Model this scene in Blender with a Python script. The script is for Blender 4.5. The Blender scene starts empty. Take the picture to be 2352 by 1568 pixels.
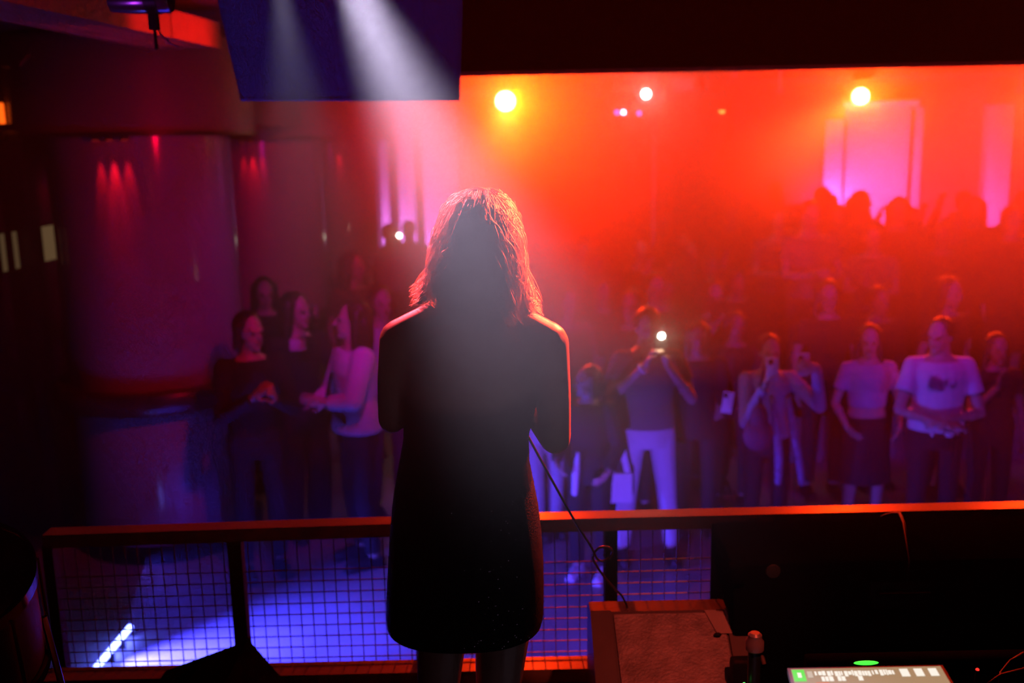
import bpy, bmesh, math, random
from mathutils import Vector, Matrix
random.seed(7)
SC = bpy.context.scene
COL = SC.collection
V = Vector

# ------------------------------------------------------------------ camera
F = 35.0 / 36.0 * 2352
TILT = math.atan((784 - 335) / F)
ROLL = 0.02
CAM = V((0, 0, 1.75))
fwd = V((0, math.cos(TILT), -math.sin(TILT)))
up0 = V((0, math.sin(TILT), math.cos(TILT)))
rt0 = V((1, 0, 0))
rt = rt0 * math.cos(ROLL) - up0 * math.sin(ROLL)
up = up0 * math.cos(ROLL) + rt0 * math.sin(ROLL)
cd = bpy.data.cameras.new('camera')
cam = bpy.data.objects.new('camera', cd)
COL.objects.link(cam)
M = Matrix((rt, up, -fwd)).transposed().to_4x4()
M.translation = CAM
cam.matrix_world = M
cd.lens = 35
cd.sensor_width = 36
cd.clip_start = 0.05
cd.clip_end = 100
cd.dof.use_dof = True
cd.dof.focus_distance = 2.33
cd.dof.aperture_fstop = 2.2
SC.camera = cam


def ray(px, py):
    return fwd + rt * ((px - 1176) / F) + up * ((784 - py) / F)


def P(px, py, Y):
    d = ray(px, py)
    return CAM + d * (Y / d.y)


def PZ(px, py, z):
    d = ray(px, py)
    return CAM + d * ((z - CAM.z) / d.z)


def proj(p):
    q = V(p) - CAM
    d = q.dot(fwd)
    return 1176 + F * q.dot(rt) / d, 784 - F * q.dot(up) / d


# ------------------------------------------------------------------ world, exposure, lamps
w = bpy.data.worlds.new('world')
SC.world = w
w.use_nodes = True
w.node_tree.nodes['Background'].inputs[0].default_value = (0.01, 0.002, 0.006, 1)
w.node_tree.nodes['Background'].inputs[1].default_value = 0.05
SC.view_settings.view_transform = 'Standard'
SC.view_settings.look = 'None'
SC.view_settings.exposure = 0.0
SC.view_settings.gamma = 1.0
SC.view_settings.use_curve_mapping = False
cy = SC.cycles
cy.use_denoising = True
cy.denoiser = 'OPENIMAGEDENOISE'
cy.denoising_input_passes = 'RGB'
cy.use_adaptive_sampling = True
cy.adaptive_threshold = 0.05
cy.adaptive_min_samples = 16
cy.max_bounces = 3
cy.diffuse_bounces = 1
cy.glossy_bounces = 1
cy.transmission_bounces = 2
cy.volume_bounces = 0
cy.transparent_max_bounces = 8
cy.sample_clamp_indirect = 3.0
cy.caustics_reflective = False
cy.caustics_refractive = False


def lamp(name, kind, loc, power, color, aim=None, size=0.05, angle=60, blend=0.5, sy=None):
    l = bpy.data.lights.new(name, kind)
    l.energy = power
    l.color = color
    if kind in ('POINT', 'SPOT'):
        l.shadow_soft_size = size
    if kind == 'SPOT':
        l.spot_size = math.radians(angle)
        l.spot_blend = blend
    if kind == 'AREA':
        l.size = size
        if sy:
            l.shape = 'RECTANGLE'
            l.size_y = sy
        l.spread = math.radians(angle)
    o = bpy.data.objects.new(name, l)
    COL.objects.link(o)
    o.location = loc
    if aim is not None:
        o.rotation_euler = (V(aim) - V(loc)).to_track_quat('-Z', 'Y').to_euler()
    return o


HALL_HAZE, LOW_HAZE, STAGE_HAZE = 0.11, 0.034, 0.016
ORANGE = (1.0, 0.024, 0.0)
L1 = P(1161, 232, 9.4)      # orange back lamp by the dark soffit
L2 = P(1977, 221, 10.0)     # orange back lamp by the pink panels
L3 = P(2430, 225, 9.6)      # just outside the frame
AIM = V((0.1, 2.3, 1.2))
for nm, p, pw, ai, an in (('back_lamp_light', L1, 2500, (1.2, 2.3, 1.7), 64), ('back_lamp_light', L2, 1250, (1.5, 2.3, 1.5), 76), ('back_lamp_light', L3, 900, (2.2, 2.3, 1.3), 76)):
    lamp(nm, 'SPOT', p + (V(ai) - p).normalized() * 0.12, pw, ORANGE, ai, 0.09, an, 1.0)
# narrow white beam over the stage, crossing between the camera and the singer
BEAM_A = P(792, -75, 1.50)
BEAM_B = P(1160, 720, 1.46)
lamp('beam_light', 'SPOT', BEAM_A, 2900, (0.80, 0.69, 1.0), BEAM_B, 0.03, 35, 1.0)
BEAM_C = P(640, -50, 1.52)
lamp('beam_light', 'SPOT', BEAM_C, 130, (0.84, 0.74, 1.0), P(690, 300, 1.5), 0.015, 34, 1.0)
# hot cores of the two right back lamps and added unseen side spots: they edge the singer in red
for p, pw, an in ((L1, 3000, 9), (L2, 3600, 8)):
    ai = V((-0.05, 2.28, 1.2))
    lamp('back_core_light', 'SPOT', p + (ai - p).normalized() * 0.12, pw, (1.0, 0.04, 0.004), ai, 0.07, an, 1.0)
lamp('rim_light', 'SPOT', (1.75, 4.6, 2.9), 4500, (1.0, 0.06, 0.02), (0.02, 2.28, 1.25), 0.10, 18, 0.6)
lamp('rim_light', 'SPOT', (-1.3, 4.6, 3.0), 1900, (1.0, 0.06, 0.09), (-0.1, 2.28, 1.5), 0.10, 13, 0.5)
# violet wash from the soffit over the crowd, blue light low in the pit
for x in (-0.6, 2.4):
    lamp('violet_wash_light', 'SPOT', (x, 4.75, 1.98), 64, (0.46, 0.008, 1.0), (x * 1.25, 9.0, 0.2), 0.1, 76, 0.7)
for x, tx, pw in ((0.25, 0.75, 230), (1.5, 1.9, 60), (2.6, 2.9, 55)):
    lamp('pit_wash_light', 'SPOT', (x, 3.9, -0.8), pw, (0.13, 0.045, 1.0), (tx, 6.2, -0.55), 0.08, 48, 0.9)
lamp('pit_spot_light', 'SPOT', (-0.75, 3.9, -0.1), 50, (0.075, 0.03, 1.0), (-1.4, 5.6, -1.0), 0.05, 44, 0.4)
lamp('tube_glow_light', 'AREA', (-2.10, 5.05, -0.66), 62, (0.05, 0.045, 1.0), (-0.9, 5.1, -1.15), 0.06, 110, 0, 0.6)
# red wash over the left columns
lamp('red_wash_light', 'SPOT', (-0.6, 4.4, 1.9), 60, (1.0, 0.0, 0.03), (-2.6, 8.0, 0.6), 0.1, 80, 0.8)
lamp('beam_wash_light', 'SPOT', (-0.7, 5.4, 2.2), 60, (1.0, 0.01, 0.01), (-1.9, 4.9, 2.33), 0.05, 70, 0.8)  # unseen red lamp added to light the timber beam's side
lamp('red_wash_light', 'SPOT', (-0.75, 7.0, 2.28), 95, (1.0, 0.0, 0.03), (-2.4, 10.6, 0.7), 0.08, 62, 0.9)
# unseen warm red spot added to light the monitor's face
lamp('stage_par_light', 'SPOT', (1.1, 1.2, 2.9), 130, (1.0, 0.085, 0.05), P(1560, 1480, 2.7), 0.06, 18, 0.7)
lamp('screen_wash_light', 'SPOT', (-1.6, 2.6, 0.4), 0.6, (0.55, 0.0, 0.8), P(760, 130, 4.3), 0.06, 50, 0.7)


# ------------------------------------------------------------------ materials
def mat(name, color, rough=0.6, metal=0.0, emit=None, strength=0.0, var=0.0, vscale=12.0, bump=0.0, bscale=60.0,
        alpha=None, trans=0.0, spec=0.5, translucent=0.0, sub=0.0):
    m = bpy.data.materials.new(name)
    m.use_nodes = True
    nt = m.node_tree
    b = nt.nodes['Principled BSDF']
    b.inputs['Base Color'].default_value = (*color, 1)
    b.inputs['Roughness'].default_value = rough
    b.inputs['Metallic'].default_value = metal
    b.inputs['Specular IOR Level'].default_value = spec
    if trans:
        b.inputs['Transmission Weight'].default_value = trans
    if emit:
        b.inputs['Emission Color'].default_value = (*emit, 1)
        b.inputs['Emission Strength'].default_value = strength
    tc = None
    if var or bump:
        tc = nt.nodes.new('ShaderNodeTexCoord')
    if var:
        n = nt.nodes.new('ShaderNodeTexNoise')
        n.inputs['Scale'].default_value = vscale
        n.inputs['Detail'].default_value = 5
        nt.links.new(tc.outputs['Object'], n.inputs['Vector'])
        r = nt.nodes.new('ShaderNodeValToRGB')
        r.color_ramp.elements[0].position = 0.3
        r.color_ramp.elements[1].position = 0.7
        r.color_ramp.elements[0].color = (*[c * (1 - var) for c in color], 1)
        r.color_ramp.elements[1].color = (*[min(1, c * (1 + var)) for c in color], 1)
        nt.links.new(n.outputs[0], r.inputs[0])
        nt.links.new(r.outputs[0], b.inputs['Base Color'])
    if bump:
        n = nt.nodes.new('ShaderNodeTexNoise')
        n.inputs['Scale'].default_value = bscale
        n.inputs['Detail'].default_value = 3
        nt.links.new(tc.outputs['Object'], n.inputs['Vector'])
        bp = nt.nodes.new('ShaderNodeBump')
        bp.inputs['Strength'].default_value = bump
        bp.inputs['Distance'].default_value = 0.01
        nt.links.new(n.outputs[0], bp.inputs['Height'])
        nt.links.new(bp.outputs[0], b.inputs['Normal'])
    if translucent:
        t = nt.nodes.new('ShaderNodeBsdfTranslucent')
        t.inputs[0].default_value = (*color, 1)
        mx = nt.nodes.new('ShaderNodeMixShader')
        mx.inputs[0].default_value = translucent
        out = nt.nodes['Material Output']
        nt.links.new(b.outputs[0], mx.inputs[1])
        nt.links.new(t.outputs[0], mx.inputs[2])
        nt.links.new(mx.outputs[0], out.inputs[0])
    return m


def emat(name, color, strength):
    return mat(name, (0.01, 0.01, 0.01), 0.6, emit=color, strength=strength, spec=0.05)


MT = dict(
    floor=mat('hall_floor_vinyl', (0.40, 0.40, 0.43), 0.35, var=0.25, vscale=1.6, bump=0.15, bscale=9),
    stage=mat('stage_floor_black', (0.012, 0.011, 0.011), 0.8, spec=0.08, var=0.3, bump=0.2, bscale=30),
    dark=mat('painted_black', (0.012, 0.010, 0.011), 0.85, spec=0.08, var=0.2, vscale=4),
    darkwall=mat('dark_wall_paint', (0.05, 0.045, 0.05), 0.7, var=0.2, vscale=2),
    ceil=mat('ceiling_paint', (0.04, 0.035, 0.035), 0.85, var=0.2, vscale=2),
    column=mat('satin_column_cladding', (0.40, 0.36, 0.40), 0.15, var=0.08, vscale=2.5, bump=0.05, bscale=14),
    soffit=mat('soffit_paint', (0.20, 0.17, 0.19), 0.5, var=0.12, vscale=2),
    ledge=mat('dark_wood_ledge', (0.06, 0.035, 0.03), 0.3, var=0.3, vscale=6),
    gloss=mat('black_gloss_panel', (0.012, 0.012, 0.014), 0.18),
    wood=mat('bare_timber', (0.42, 0.22, 0.12), 0.6, var=0.3, vscale=5, bump=0.3, bscale=40),
    steel=mat('black_steel', (0.03, 0.03, 0.032), 0.4, metal=0.4),
    wire=mat('galvanised_wire', (0.30, 0.30, 0.32), 0.35, metal=0.8),
    chrome=mat('chrome', (0.7, 0.7, 0.72), 0.15, metal=1.0),
    post=mat('post_black', (0.012, 0.012, 0.013), 0.6, spec=0.1),
    rail=mat('varnished_rail', (0.26, 0.19, 0.14), 0.30, var=0.15, vscale=5),
    plastic=mat('black_plastic', (0.014, 0.014, 0.015), 0.5, spec=0.15),
    carpet=mat('black_box_carpet', (0.005, 0.0045, 0.005), 0.95, spec=0.0, bump=0.4, bscale=300),
    grille=mat('worn_grille', (0.30, 0.24, 0.22), 0.5, metal=0.2, var=0.35, vscale=18, bump=0.3, bscale=120),
    tape=mat('gaffer_tape_patch', (0.42, 0.33, 0.28), 0.6, var=0.15),
    white=mat('white_board', (0.75, 0.72, 0.75), 0.6, var=0.04),
    whitemetal=mat('white_metal', (0.7, 0.68, 0.7), 0.35, var=0.05),
    skin=mat('skin_fair', (0.52, 0.34, 0.27), 0.45, var=0.06, vscale=20),
    skin2=mat('skin_tan', (0.36, 0.21, 0.15), 0.45, var=0.06, vscale=20),
    skin3=mat('skin_brown', (0.17, 0.09, 0.06), 0.45, var=0.06, vscale=20),
    hair=mat('hair_dark', (0.018, 0.010, 0.008), 0.42, var=0.4, vscale=40, bump=0.5, bscale=90),
    hair2=mat('hair_brown', (0.06, 0.03, 0.018), 0.42, var=0.4, vscale=40, bump=0.5, bscale=90),
    black=mat('cloth_black', (0.016, 0.014, 0.016), 0.85, bump=0.2, bscale=40),
    grey=mat('cloth_grey', (0.13, 0.12, 0.13), 0.85, var=0.1, bump=0.2, bscale=40),
    navy=mat('cloth_navy', (0.03, 0.03, 0.06), 0.85, bump=0.2, bscale=40),
    wine=mat('cloth_wine', (0.10, 0.02, 0.03), 0.85, bump=0.2, bscale=40),
    denim=mat('denim_dark', (0.06, 0.07, 0.12), 0.85, var=0.2, bump=0.3, bscale=60),
    pale=mat('cloth_pale', (0.62, 0.60, 0.66), 0.85, var=0.08, bump=0.25, bscale=25),
    whitecloth=mat('cloth_white', (0.78, 0.76, 0.80), 0.85, var=0.05, bump=0.2, bscale=25),
    lilac=mat('cloth_lilac', (0.45, 0.36, 0.50), 0.85, var=0.1, bump=0.2, bscale=25),
    eye=mat('eye_dark', (0.01, 0.01, 0.01), 0.2),
    lip=mat('lip', (0.30, 0.10, 0.09), 0.45),
    shoe=mat('shoe_black', (0.015, 0.014, 0.015), 0.5),
    shoew=mat('shoe_white', (0.72, 0.72, 0.75), 0.5),
)


# ------------------------------------------------------------------ mesh building
class MB:
    def __init__(s):
        s.v = []
        s.f = []

    def add(s, vs, fs):
        b = len(s.v)
        s.v += [V(p) for p in vs]
        s.f += [tuple(b + i for i in f) for f in fs]
        return s

    def box(s, c, d, rot=None):
        x, y, z = d[0] / 2, d[1] / 2, d[2] / 2
        vs = [V((i * x, j * y, k * z)) for i in (-1, 1) for j in (-1, 1) for k in (-1, 1)]
        if rot is not None:
            vs = [rot @ p for p in vs]
        c = V(c)
        return s.add([c + p for p in vs], [(0, 1, 3, 2), (4, 6, 7, 5), (0, 4, 5, 1), (2, 3, 7, 6), (0, 2, 6, 4), (1, 5, 7, 3)])

    def bbox(s, c, d, bev=0.01, rot=None):
        """box with chamfered edges"""
        bm = bmesh.new()
        bmesh.ops.create_cube(bm, size=1)
        for q in bm.verts:
            q.co = V((q.co.x * d[0], q.co.y * d[1], q.co.z * d[2]))
        bmesh.ops.bevel(bm, geom=bm.edges[:], offset=bev, segments=2, affect='EDGES', profile=0.6)
        c = V(c)
        vs = [c + (rot @ q.co if rot is not None else q.co) for q in bm.verts]
        bm.verts.index_update()
        fs = [tuple(q.index for q in f.verts) for f in bm.faces]
        bm.free()
        return s.add(vs, fs)

    def hexa(s, b4, t4):
        """solid from a bottom and a top quad"""
        return s.add(list(b4) + list(t4), [(3, 2, 1, 0), (4, 5, 6, 7)] + [(i, (i + 1) % 4, 4 + (i + 1) % 4, 4 + i) for i in range(4)])

    def ring_loft(s, rings, caps=True, closed=True):
        n = len(rings[0])
        vs = [p for r in rings for p in r]
        fs = []
        for k in range(len(rings) - 1):
            for i in range(n if closed else n - 1):
                j = (i + 1) % n
                fs.append((k * n + i, k * n + j, (k + 1) * n + j, (k + 1) * n + i))
        if caps:
            fs.append(tuple(range(n - 1, -1, -1)))
            fs.append(tuple((len(rings) - 1) * n + i for i in range(n)))
        return s.add(vs, fs)

    def tube(s, pts, r, n=8, caps=True):
        pts = [V(p) for p in pts]
        rs = r if isinstance(r, (list, tuple)) else [r] * len(pts)
        rings = []
        t0 = (pts[1] - pts[0]).normalized()
        a = t0.orthogonal().normalized()
        for i, p in enumerate(pts):
            t = (pts[min(i + 1, len(pts) - 1)] - pts[max(i - 1, 0)]).normalized()
            a = (a - t * a.dot(t))
            if a.length < 1e-5:
                a = t.orthogonal()
            a.normalize()
            b = t.cross(a)
            rings.append([p + (a * math.cos(2 * math.pi * k / n) + b * math.sin(2 * math.pi * k / n)) * rs[i] for k in range(n)])
        return s.ring_loft(rings, caps)

    def lathe(s, prof, c=(0, 0, 0), n=32, rot=None, caps=True):
        c = V(c)
        rings = []
        for r, z in prof:
            ring = [V((r * math.cos(2 * math.pi * k / n), r * math.sin(2 * math.pi * k / n), z)) for k in range(n)]
            if rot is not None:
                ring = [rot @ p for p in ring]
            rings.append([c + p for p in ring])
        return s.ring_loft(rings, caps)

    def ell(s, c, r, rot=None, seg=14):
        c = V(c)
        h = max(6, seg // 2)
        prof = []
        for i in range(1, h):
            a = math.pi * i / h
            prof.append((math.sin(a), -math.cos(a)))
        n = seg
        rings = []
        for rr, z in prof:
            ring = [V((rr * math.cos(2 * math.pi * k / n) * r[0], rr * math.sin(2 * math.pi * k / n) * r[1], z * r[2])) for k in range(n)]
            rings.append([c + (rot @ p if rot is not None else p) for p in ring])
        b = len(s.v)
        s.ring_loft(rings, False)
        m = len(rings)
        bot = V((0, 0, -r[2])); top = V((0, 0, r[2]))
        if rot is not None:
            bot, top = rot @ bot, rot @ top
        s.v += [c + bot, c + top]
        e = len(s.v)
        for i in range(n):
            j = (i + 1) % n
            s.f.append((e - 2, b + j, b + i))
            s.f.append((e - 1, b + (m - 1) * n + i, b + (m - 1) * n + j))
        return s

    def cap(s, p0, p1, r0, r1, n=12):
        """tapered limb with round ends"""
        p0, p1 = V(p0), V(p1)
        s.ell(p0, (r0,) * 3, seg=n)
        s.ell(p1, (r1,) * 3, seg=n)
        if (p1 - p0).length > 1e-5:
            s.tube([p0, p1], [r0, r1], n)
        return s

    def limb(s, pts, rs, n=12):
        for i in range(len(pts) - 1):
            s.cap(pts[i], pts[i + 1], rs[i], rs[i + 1], n)
        return s

    def sect(s, secs, n=20):
        """loft of horizontal ellipses ((x,y,z), rx, ry)"""
        rings = []
        for c, rx, ry in secs:
            c = V(c)
            rings.append([c + V((rx * math.cos(2 * math.pi * k / n), ry * math.sin(2 * math.pi * k / n), 0)) for k in range(n)])
        return s.ring_loft(rings, True)

    def mesh(s, name, smooth=False, origin=None):
        me = bpy.data.meshes.new(name)
        o = V(origin) if origin is not None else V((0, 0, 0))
        me.from_pydata([tuple(p - o) for p in s.v], [], s.f)
        bm = bmesh.new()
        bm.from_mesh(me)
        bmesh.ops.recalc_face_normals(bm, faces=bm.faces)
        bm.to_mesh(me)
        bm.free()
        if smooth:
            for p in me.polygons:
                p.use_smooth = True
        return me

    def build(s, name, m, parent=None, smooth=False, auto=None):
        origin = parent_origin(parent)
        me = s.mesh(name, smooth, origin)
        if auto:
            shade_auto(me, auto)
        return link(name, me, m, parent)


def shade_auto(me, deg):
    bm = bmesh.new()
    bm.from_mesh(me)
    for f in bm.faces:
        f.smooth = True
    for e in bm.edges:
        if len(e.link_faces) == 2 and e.calc_face_angle(0) > math.radians(deg):
            e.smooth = False
    bm.to_mesh(me)
    bm.free()


def parent_origin(p):
    o = V((0, 0, 0))
    while p is not None:
        o += V(p.location)
        p = p.parent
    return o


def link(name, me, m, parent=None):
    o = bpy.data.objects.new(name, me)
    COL.objects.link(o)
    if m is not None:
        o.data.materials.append(m)
    if parent is not None:
        o.parent = parent
    return o


def tag(o, label=None, cat=None, group=None, kind=None):
    if label:
        o['label'] = label
    if cat:
        o['category'] = cat
    if group:
        o['group'] = group
    if kind:
        o['kind'] = kind
    return o


def thing(name, label, cat, loc=(0, 0, 0), group=None):
    o = bpy.data.objects.new(name, None)
    o.empty_display_size = 0.1
    COL.objects.link(o)
    o.location = loc
    return tag(o, label, cat, group)


def struct(name, mb, m, parent=None, auto=None):
    o = mb.build(name, m, parent, auto=auto)
    if parent is None:
        o['kind'] = 'structure'
    return o


def copy_tree(o, parent=None):
    c = o.copy()
    COL.objects.link(c)
    c.parent = parent
    for ch in list(o.children):
        copy_tree(ch, c)
    return c


def blob(mb, voxel=0.012, smooth=4, origin=None):
    """weld overlapping shapes into ONE continuous skin"""
    me = mb.mesh('tmp', False, origin)
    o = bpy.data.objects.new('tmp', me)
    COL.objects.link(o)
    r = o.modifiers.new('r', 'REMESH')
    r.mode = 'VOXEL'
    r.voxel_size = voxel
    r.use_smooth_shade = True
    if smooth:
        q = o.modifiers.new('s', 'SMOOTH')
        q.factor = 0.5
        q.iterations = smooth
    dg = bpy.context.evaluated_depsgraph_get()
    out = bpy.data.meshes.new_from_object(o.evaluated_get(dg))
    bpy.data.objects.remove(o)
    bpy.data.meshes.remove(me)
    for p in out.polygons:
        p.use_smooth = True
    return out

# ------------------------------------------------------------------ setting
FZ = -1.0            # dance floor, one metre below the stage
E0, E1 = PZ(222, 1531, 0.0475), PZ(1350, 1505, 0.0475)
EK = (E1.y - E0.y) / (E1.x - E0.x)
def edge_y(x):
    """the stage edge, a little skewed to the view"""
    return E0.y + EK * (x - E0.x)
XL, XR, YB, HC = -3.45, 8.2, 16.5, 2.5
struct('floor', MB().box(((XL + XR) / 2, (3.33 + YB) / 2, FZ - 0.1), (XR - XL, YB - 3.33, 0.2)), MT['floor'])
q = [(-3.4, -2.8), (5.9, -2.8), (5.9, edge_y(5.9) + 0.04), (-3.4, edge_y(-3.4) + 0.04)]
tag(MB().hexa([V((x, y, -1.1)) for x, y in q], [V((x, y, 0)) for x, y in q]).build('floor_stage', MT['stage']), kind='structure')
struct('wall_left', MB().box((XL - 0.1, 6.8, 1.0), (0.2, 19.4, 6.0)), MT['darkwall'])
struct('wall_right', MB().box((XR + 0.1, 6.8, 1.0), (0.2, 19.4, 6.0)), MT['darkwall'])
struct('wall_back', MB().box(((XL + XR) / 2, YB + 0.1, 0.75), (XR - XL, 0.2, 3.7)), MT['darkwall'])
struct('wall_front', MB().box(((XL + XR) / 2, -2.9, 1.5), (XR - XL, 0.2, 5.4)), MT['dark'])
struct('ceiling', MB().box(((XL + XR) / 2, (4.9 + YB) / 2, HC + 0.1), (XR - XL, YB - 4.9, 0.2)), MT['ceil'])
tag(MB().box(((XL + XR) / 2, 1.0, 4.1), (XR - XL, 7.9, 0.2)).build('ceiling_stage', MT['dark']), kind='structure')
# black soffit over the stage mouth: its lower edge crosses the whole right of the view
a, b = P(560, 181, 4.7), P(2500, 130, 4.7)
zs = (a.z + b.z) / 2
struct('trim_1', MB().box(((a.x + XR) / 2, 4.85, (zs + 4.0) / 2), (XR - a.x, 0.3, 4.0 - zs)), MT['dark'])
# bulkhead above the row of columns
struct('trim_2', MB().box(((XL - 1.9) / 2, 11.9, 2.225), (-1.9 - XL, 9.2, 0.55)), MT['soffit'])

# columns
COLS = [(P(346, 600, 7.0).x, 7.0), (P(612, 600, 10.0).x, 10.0), (P(770, 600, 13.2).x, 13.2)]
ZT = 1.87
for i, (cx, cyy) in enumerate(COLS):
    t = thing('column', ['thick round column with a wooden drinks ledge, nearest to the stage',
                         'round glossy column standing just behind the nearest column',
                         'round column farthest back in the row, beside the pale lit wall'][i], 'column', (cx, cyy, FZ))
    t['kind'] = 'structure'
    MB().lathe([(0.60, FZ), (0.60, ZT + 0.02)], (cx, cyy, 0), 64).build('shaft', MT['column'], t, auto=40)
    MB().lathe([(0.64, FZ), (0.64, FZ + 0.1), (0.62, FZ + 0.12)], (cx, cyy, 0), 64).build('plinth', MT['dark'], t, auto=40)
    MB().lathe([(0.60, 0.04), (0.70, 0.05), (0.72, 0.075), (0.72, 0.17), (0.70, 0.20), (0.60, 0.20)], (cx, cyy, 0), 64, caps=False).build('ledge', MT['ledge'], t, auto=40)
    dx = -0.02 if i == 0 else 0
    MB().lathe([(0.70, ZT), (0.80, ZT), (0.80, 2.48), (0.70, 2.48)], (cx + dx, cyy, 0), 64).build('drum', MT['soffit'], t, auto=40)
    MB().lathe([(0.80, ZT - 0.012), (0.815, ZT - 0.012), (0.815, ZT + 0.012), (0.80, ZT + 0.012)], (cx + dx, cyy, 0), 64, caps=False).build('trim_ring', MT['steel'], t, auto=40)
    # three small red downlights grazing the shaft
    fx, fy = -cx, -cyy
    ang0 = math.atan2(fy, fx) + (-0.28, -0.1, 0.2)[i]
    for k in (-1, 0, 1):
        an = ang0 + k * 0.14
        q = V((cx + 0.645 * math.cos(an), cyy + 0.645 * math.sin(an), ZT - 0.005))
        d = MB().lathe([(0.028, -0.03), (0.030, 0.0), (0.030, 0.01)], q, 14).build('downlight', MT['steel'], t)
        MB().lathe([(0.02, -0.034), (0.02, -0.031)], q, 12).build('lens', emat('red_lens', (1, 0.03, 0.02), 0.5), d)
        if i < 2 or k == 0:
            lamp('downlight_light', 'SPOT', q + V((0, 0, -0.04)), 22 if k == 0 else 11, (1, 0.004, 0.02),
             (cx + 0.54 * math.cos(an), cyy + 0.54 * math.sin(an), 1.1), 0.01, 22, 0.9)

# black glossy wall panels left of the nearest column, with glowing patches standing in for warm reflections
for i, (y0, y1) in enumerate(((6.25, 6.88), (6.93, 7.75))):
    t = thing('wall_panel', ['black glossy wall panel at the left edge of the room, two small warm lit windows in it',
                             'black glossy wall panel between a dark post and the nearest column'][i], 'panel', (XL + 0.06, (y0 + y1) / 2, FZ))
    MB().bbox((XL + 0.04, (y0 + y1) / 2, 0.45), (0.06, y1 - y0 - 0.01, 2.88), 0.008).build('board', MT['gloss'], t, auto=30)
    MB().box((XL + 0.10, y1 + 0.012, 0.45), (0.10, 0.05, 2.9)).build('post', MT['steel'], t)
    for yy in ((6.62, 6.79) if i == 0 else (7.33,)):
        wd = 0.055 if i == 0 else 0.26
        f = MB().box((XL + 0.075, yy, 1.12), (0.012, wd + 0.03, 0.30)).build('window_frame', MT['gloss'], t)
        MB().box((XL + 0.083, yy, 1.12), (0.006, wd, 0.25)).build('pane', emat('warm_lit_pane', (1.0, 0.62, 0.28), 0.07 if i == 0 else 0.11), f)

# wooden lip in front of the railing
t0 = P(620, 1508, 3.40)
q = [(-3.3, edge_y(-3.3) - 0.085), (5.8, edge_y(5.8) - 0.085), (5.8, edge_y(5.8)), (-3.3, edge_y(-3.3))]
struct('trim_3', MB().hexa([V((x, y, 0.0)) for x, y in q], [V((x, y, 0.0475)) for x, y in q]), MT['rail'])

# riser for the standing crowd at the right
struct('floor_riser', MB().box((5.3, 11.0, FZ + 0.2), (5.8, 5.4, 0.4)), MT['floor'])
RZ = FZ + 0.4

# partition with pale panels, right rear
YP = 13.9
struct('wall_partition', MB().box((5.6, YP - 0.19, 0.95), (5.1, 0.12, 3.1)), MT['darkwall'])


def panel(name, label, cat, x0, y0, x1, y1, Y, m, frame=True, th=0.03):
    a, b = P(x0, y0, Y), P(x1, y1, Y)
    c = (a + b) / 2
    wd, ht = b.x - a.x, a.z - b.z
    t = thing(name, label, cat, (c.x, Y, b.z))
    MB().bbox((c.x, Y, c.z), (wd, th, ht), 0.006).build('sheet', m, t, auto=30)
    if frame:
        for q, d in (((a.x, Y, c.z), (0.025, th + 0.02, ht)), ((b.x, Y, c.z), (0.025, th + 0.02, ht)),
                     ((c.x, Y, a.z), (wd, th + 0.02, 0.025)), ((c.x, Y, b.z), (wd, th + 0.02, 0.025))):
            MB().box(q, d).build('frame_bar', MT['whitemetal'], t)
    return t


panel('wall_banner', 'narrow pale hanging banner with a slanting shadow, beside the wide pink screen', 'banner', 1896, 274, 1937, 486, 13.63, MT['white'], False)
t = panel('projection_screen', 'wide pink lit roll-down screen above the heads on the raised floor', 'screen', 1940, 245, 2088, 516, 13.63, MT['white'], False)
a, b = P(1936, 243, 13.6), P(2092, 517, 13.6)
MB().tube([(a.x, 13.58, a.z + 0.04), (b.x, 13.58, a.z + 0.04)], 0.045, 14).build('roller_case', MT['whitemetal'], t, auto=40)
MB().box(((a.x + b.x) / 2, 13.58, b.z - 0.01), (b.x - a.x, 0.04, 0.05)).build('bottom_bar', MT['whitemetal'], t)
panel('door_panel', 'tall narrow pale door leaf along the edge of the wide pink screen', 'door', 2090, 247, 2101, 552, 13.63, MT['white'])
panel('pale_pilaster', 'pale vertical wall strip near the frame edge, beyond the dark bay', 'panel', 2268, 240, 2300, 560, 13.55, MT['white'], False, 0.19)
panel('poster_board', 'small pink board at the frame edge beside the pale vertical strip', 'board', 2334, 460, 2420, 560, 13.63, MT['lilac'])
lamp('uplighter_light', 'AREA', P(2085, 545, 12.5), 42, (1.0, 0.06, 0.34), P(2030, 370, 13.6), 0.25, 120, 0, 0.1)
lamp('uplighter_light', 'AREA', P(1915, 500, 13.3), 10, (0.6, 0.15, 1.0), P(1915, 380, 13.75), 0.15, 150, 0, 0.1)
lamp('uplighter_light', 'AREA', P(2300, 570, 12.6), 20, (0.9, 0.10, 0.6), P(2300, 380, 13.6), 0.25, 150, 0, 0.1)
# uplighters' own bodies, standing on the riser behind the heads
for (px, py, Y), l in (((2085, 560, 12.5), 'slim floor uplighter under the wide pink screen'), ((1915, 505, 13.3), 'slim floor uplighter under the narrow pale banner'),
                       ((2300, 580, 12.6), 'slim floor uplighter under the pale vertical strip')):
    p = P(px, py, Y)
    t = thing('uplighter', l, 'lamp', (p.x, p.y, RZ))
    MB().tube([(p.x, p.y, RZ + 0.02), (p.x, p.y, p.z - 0.05)], 0.02, 10).build('pole', MT['steel'], t)
    MB().lathe([(0.14, RZ), (0.14, RZ + 0.02), (0.02, RZ + 0.03)], (p.x, p.y, 0), 20).build('base', MT['steel'], t, auto=40)
    MB().lathe([(0.03, p.z - 0.06), (0.07, p.z - 0.03), (0.07, p.z - 0.02)], (p.x, p.y, 0), 16).build('head', MT['steel'], t)

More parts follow.
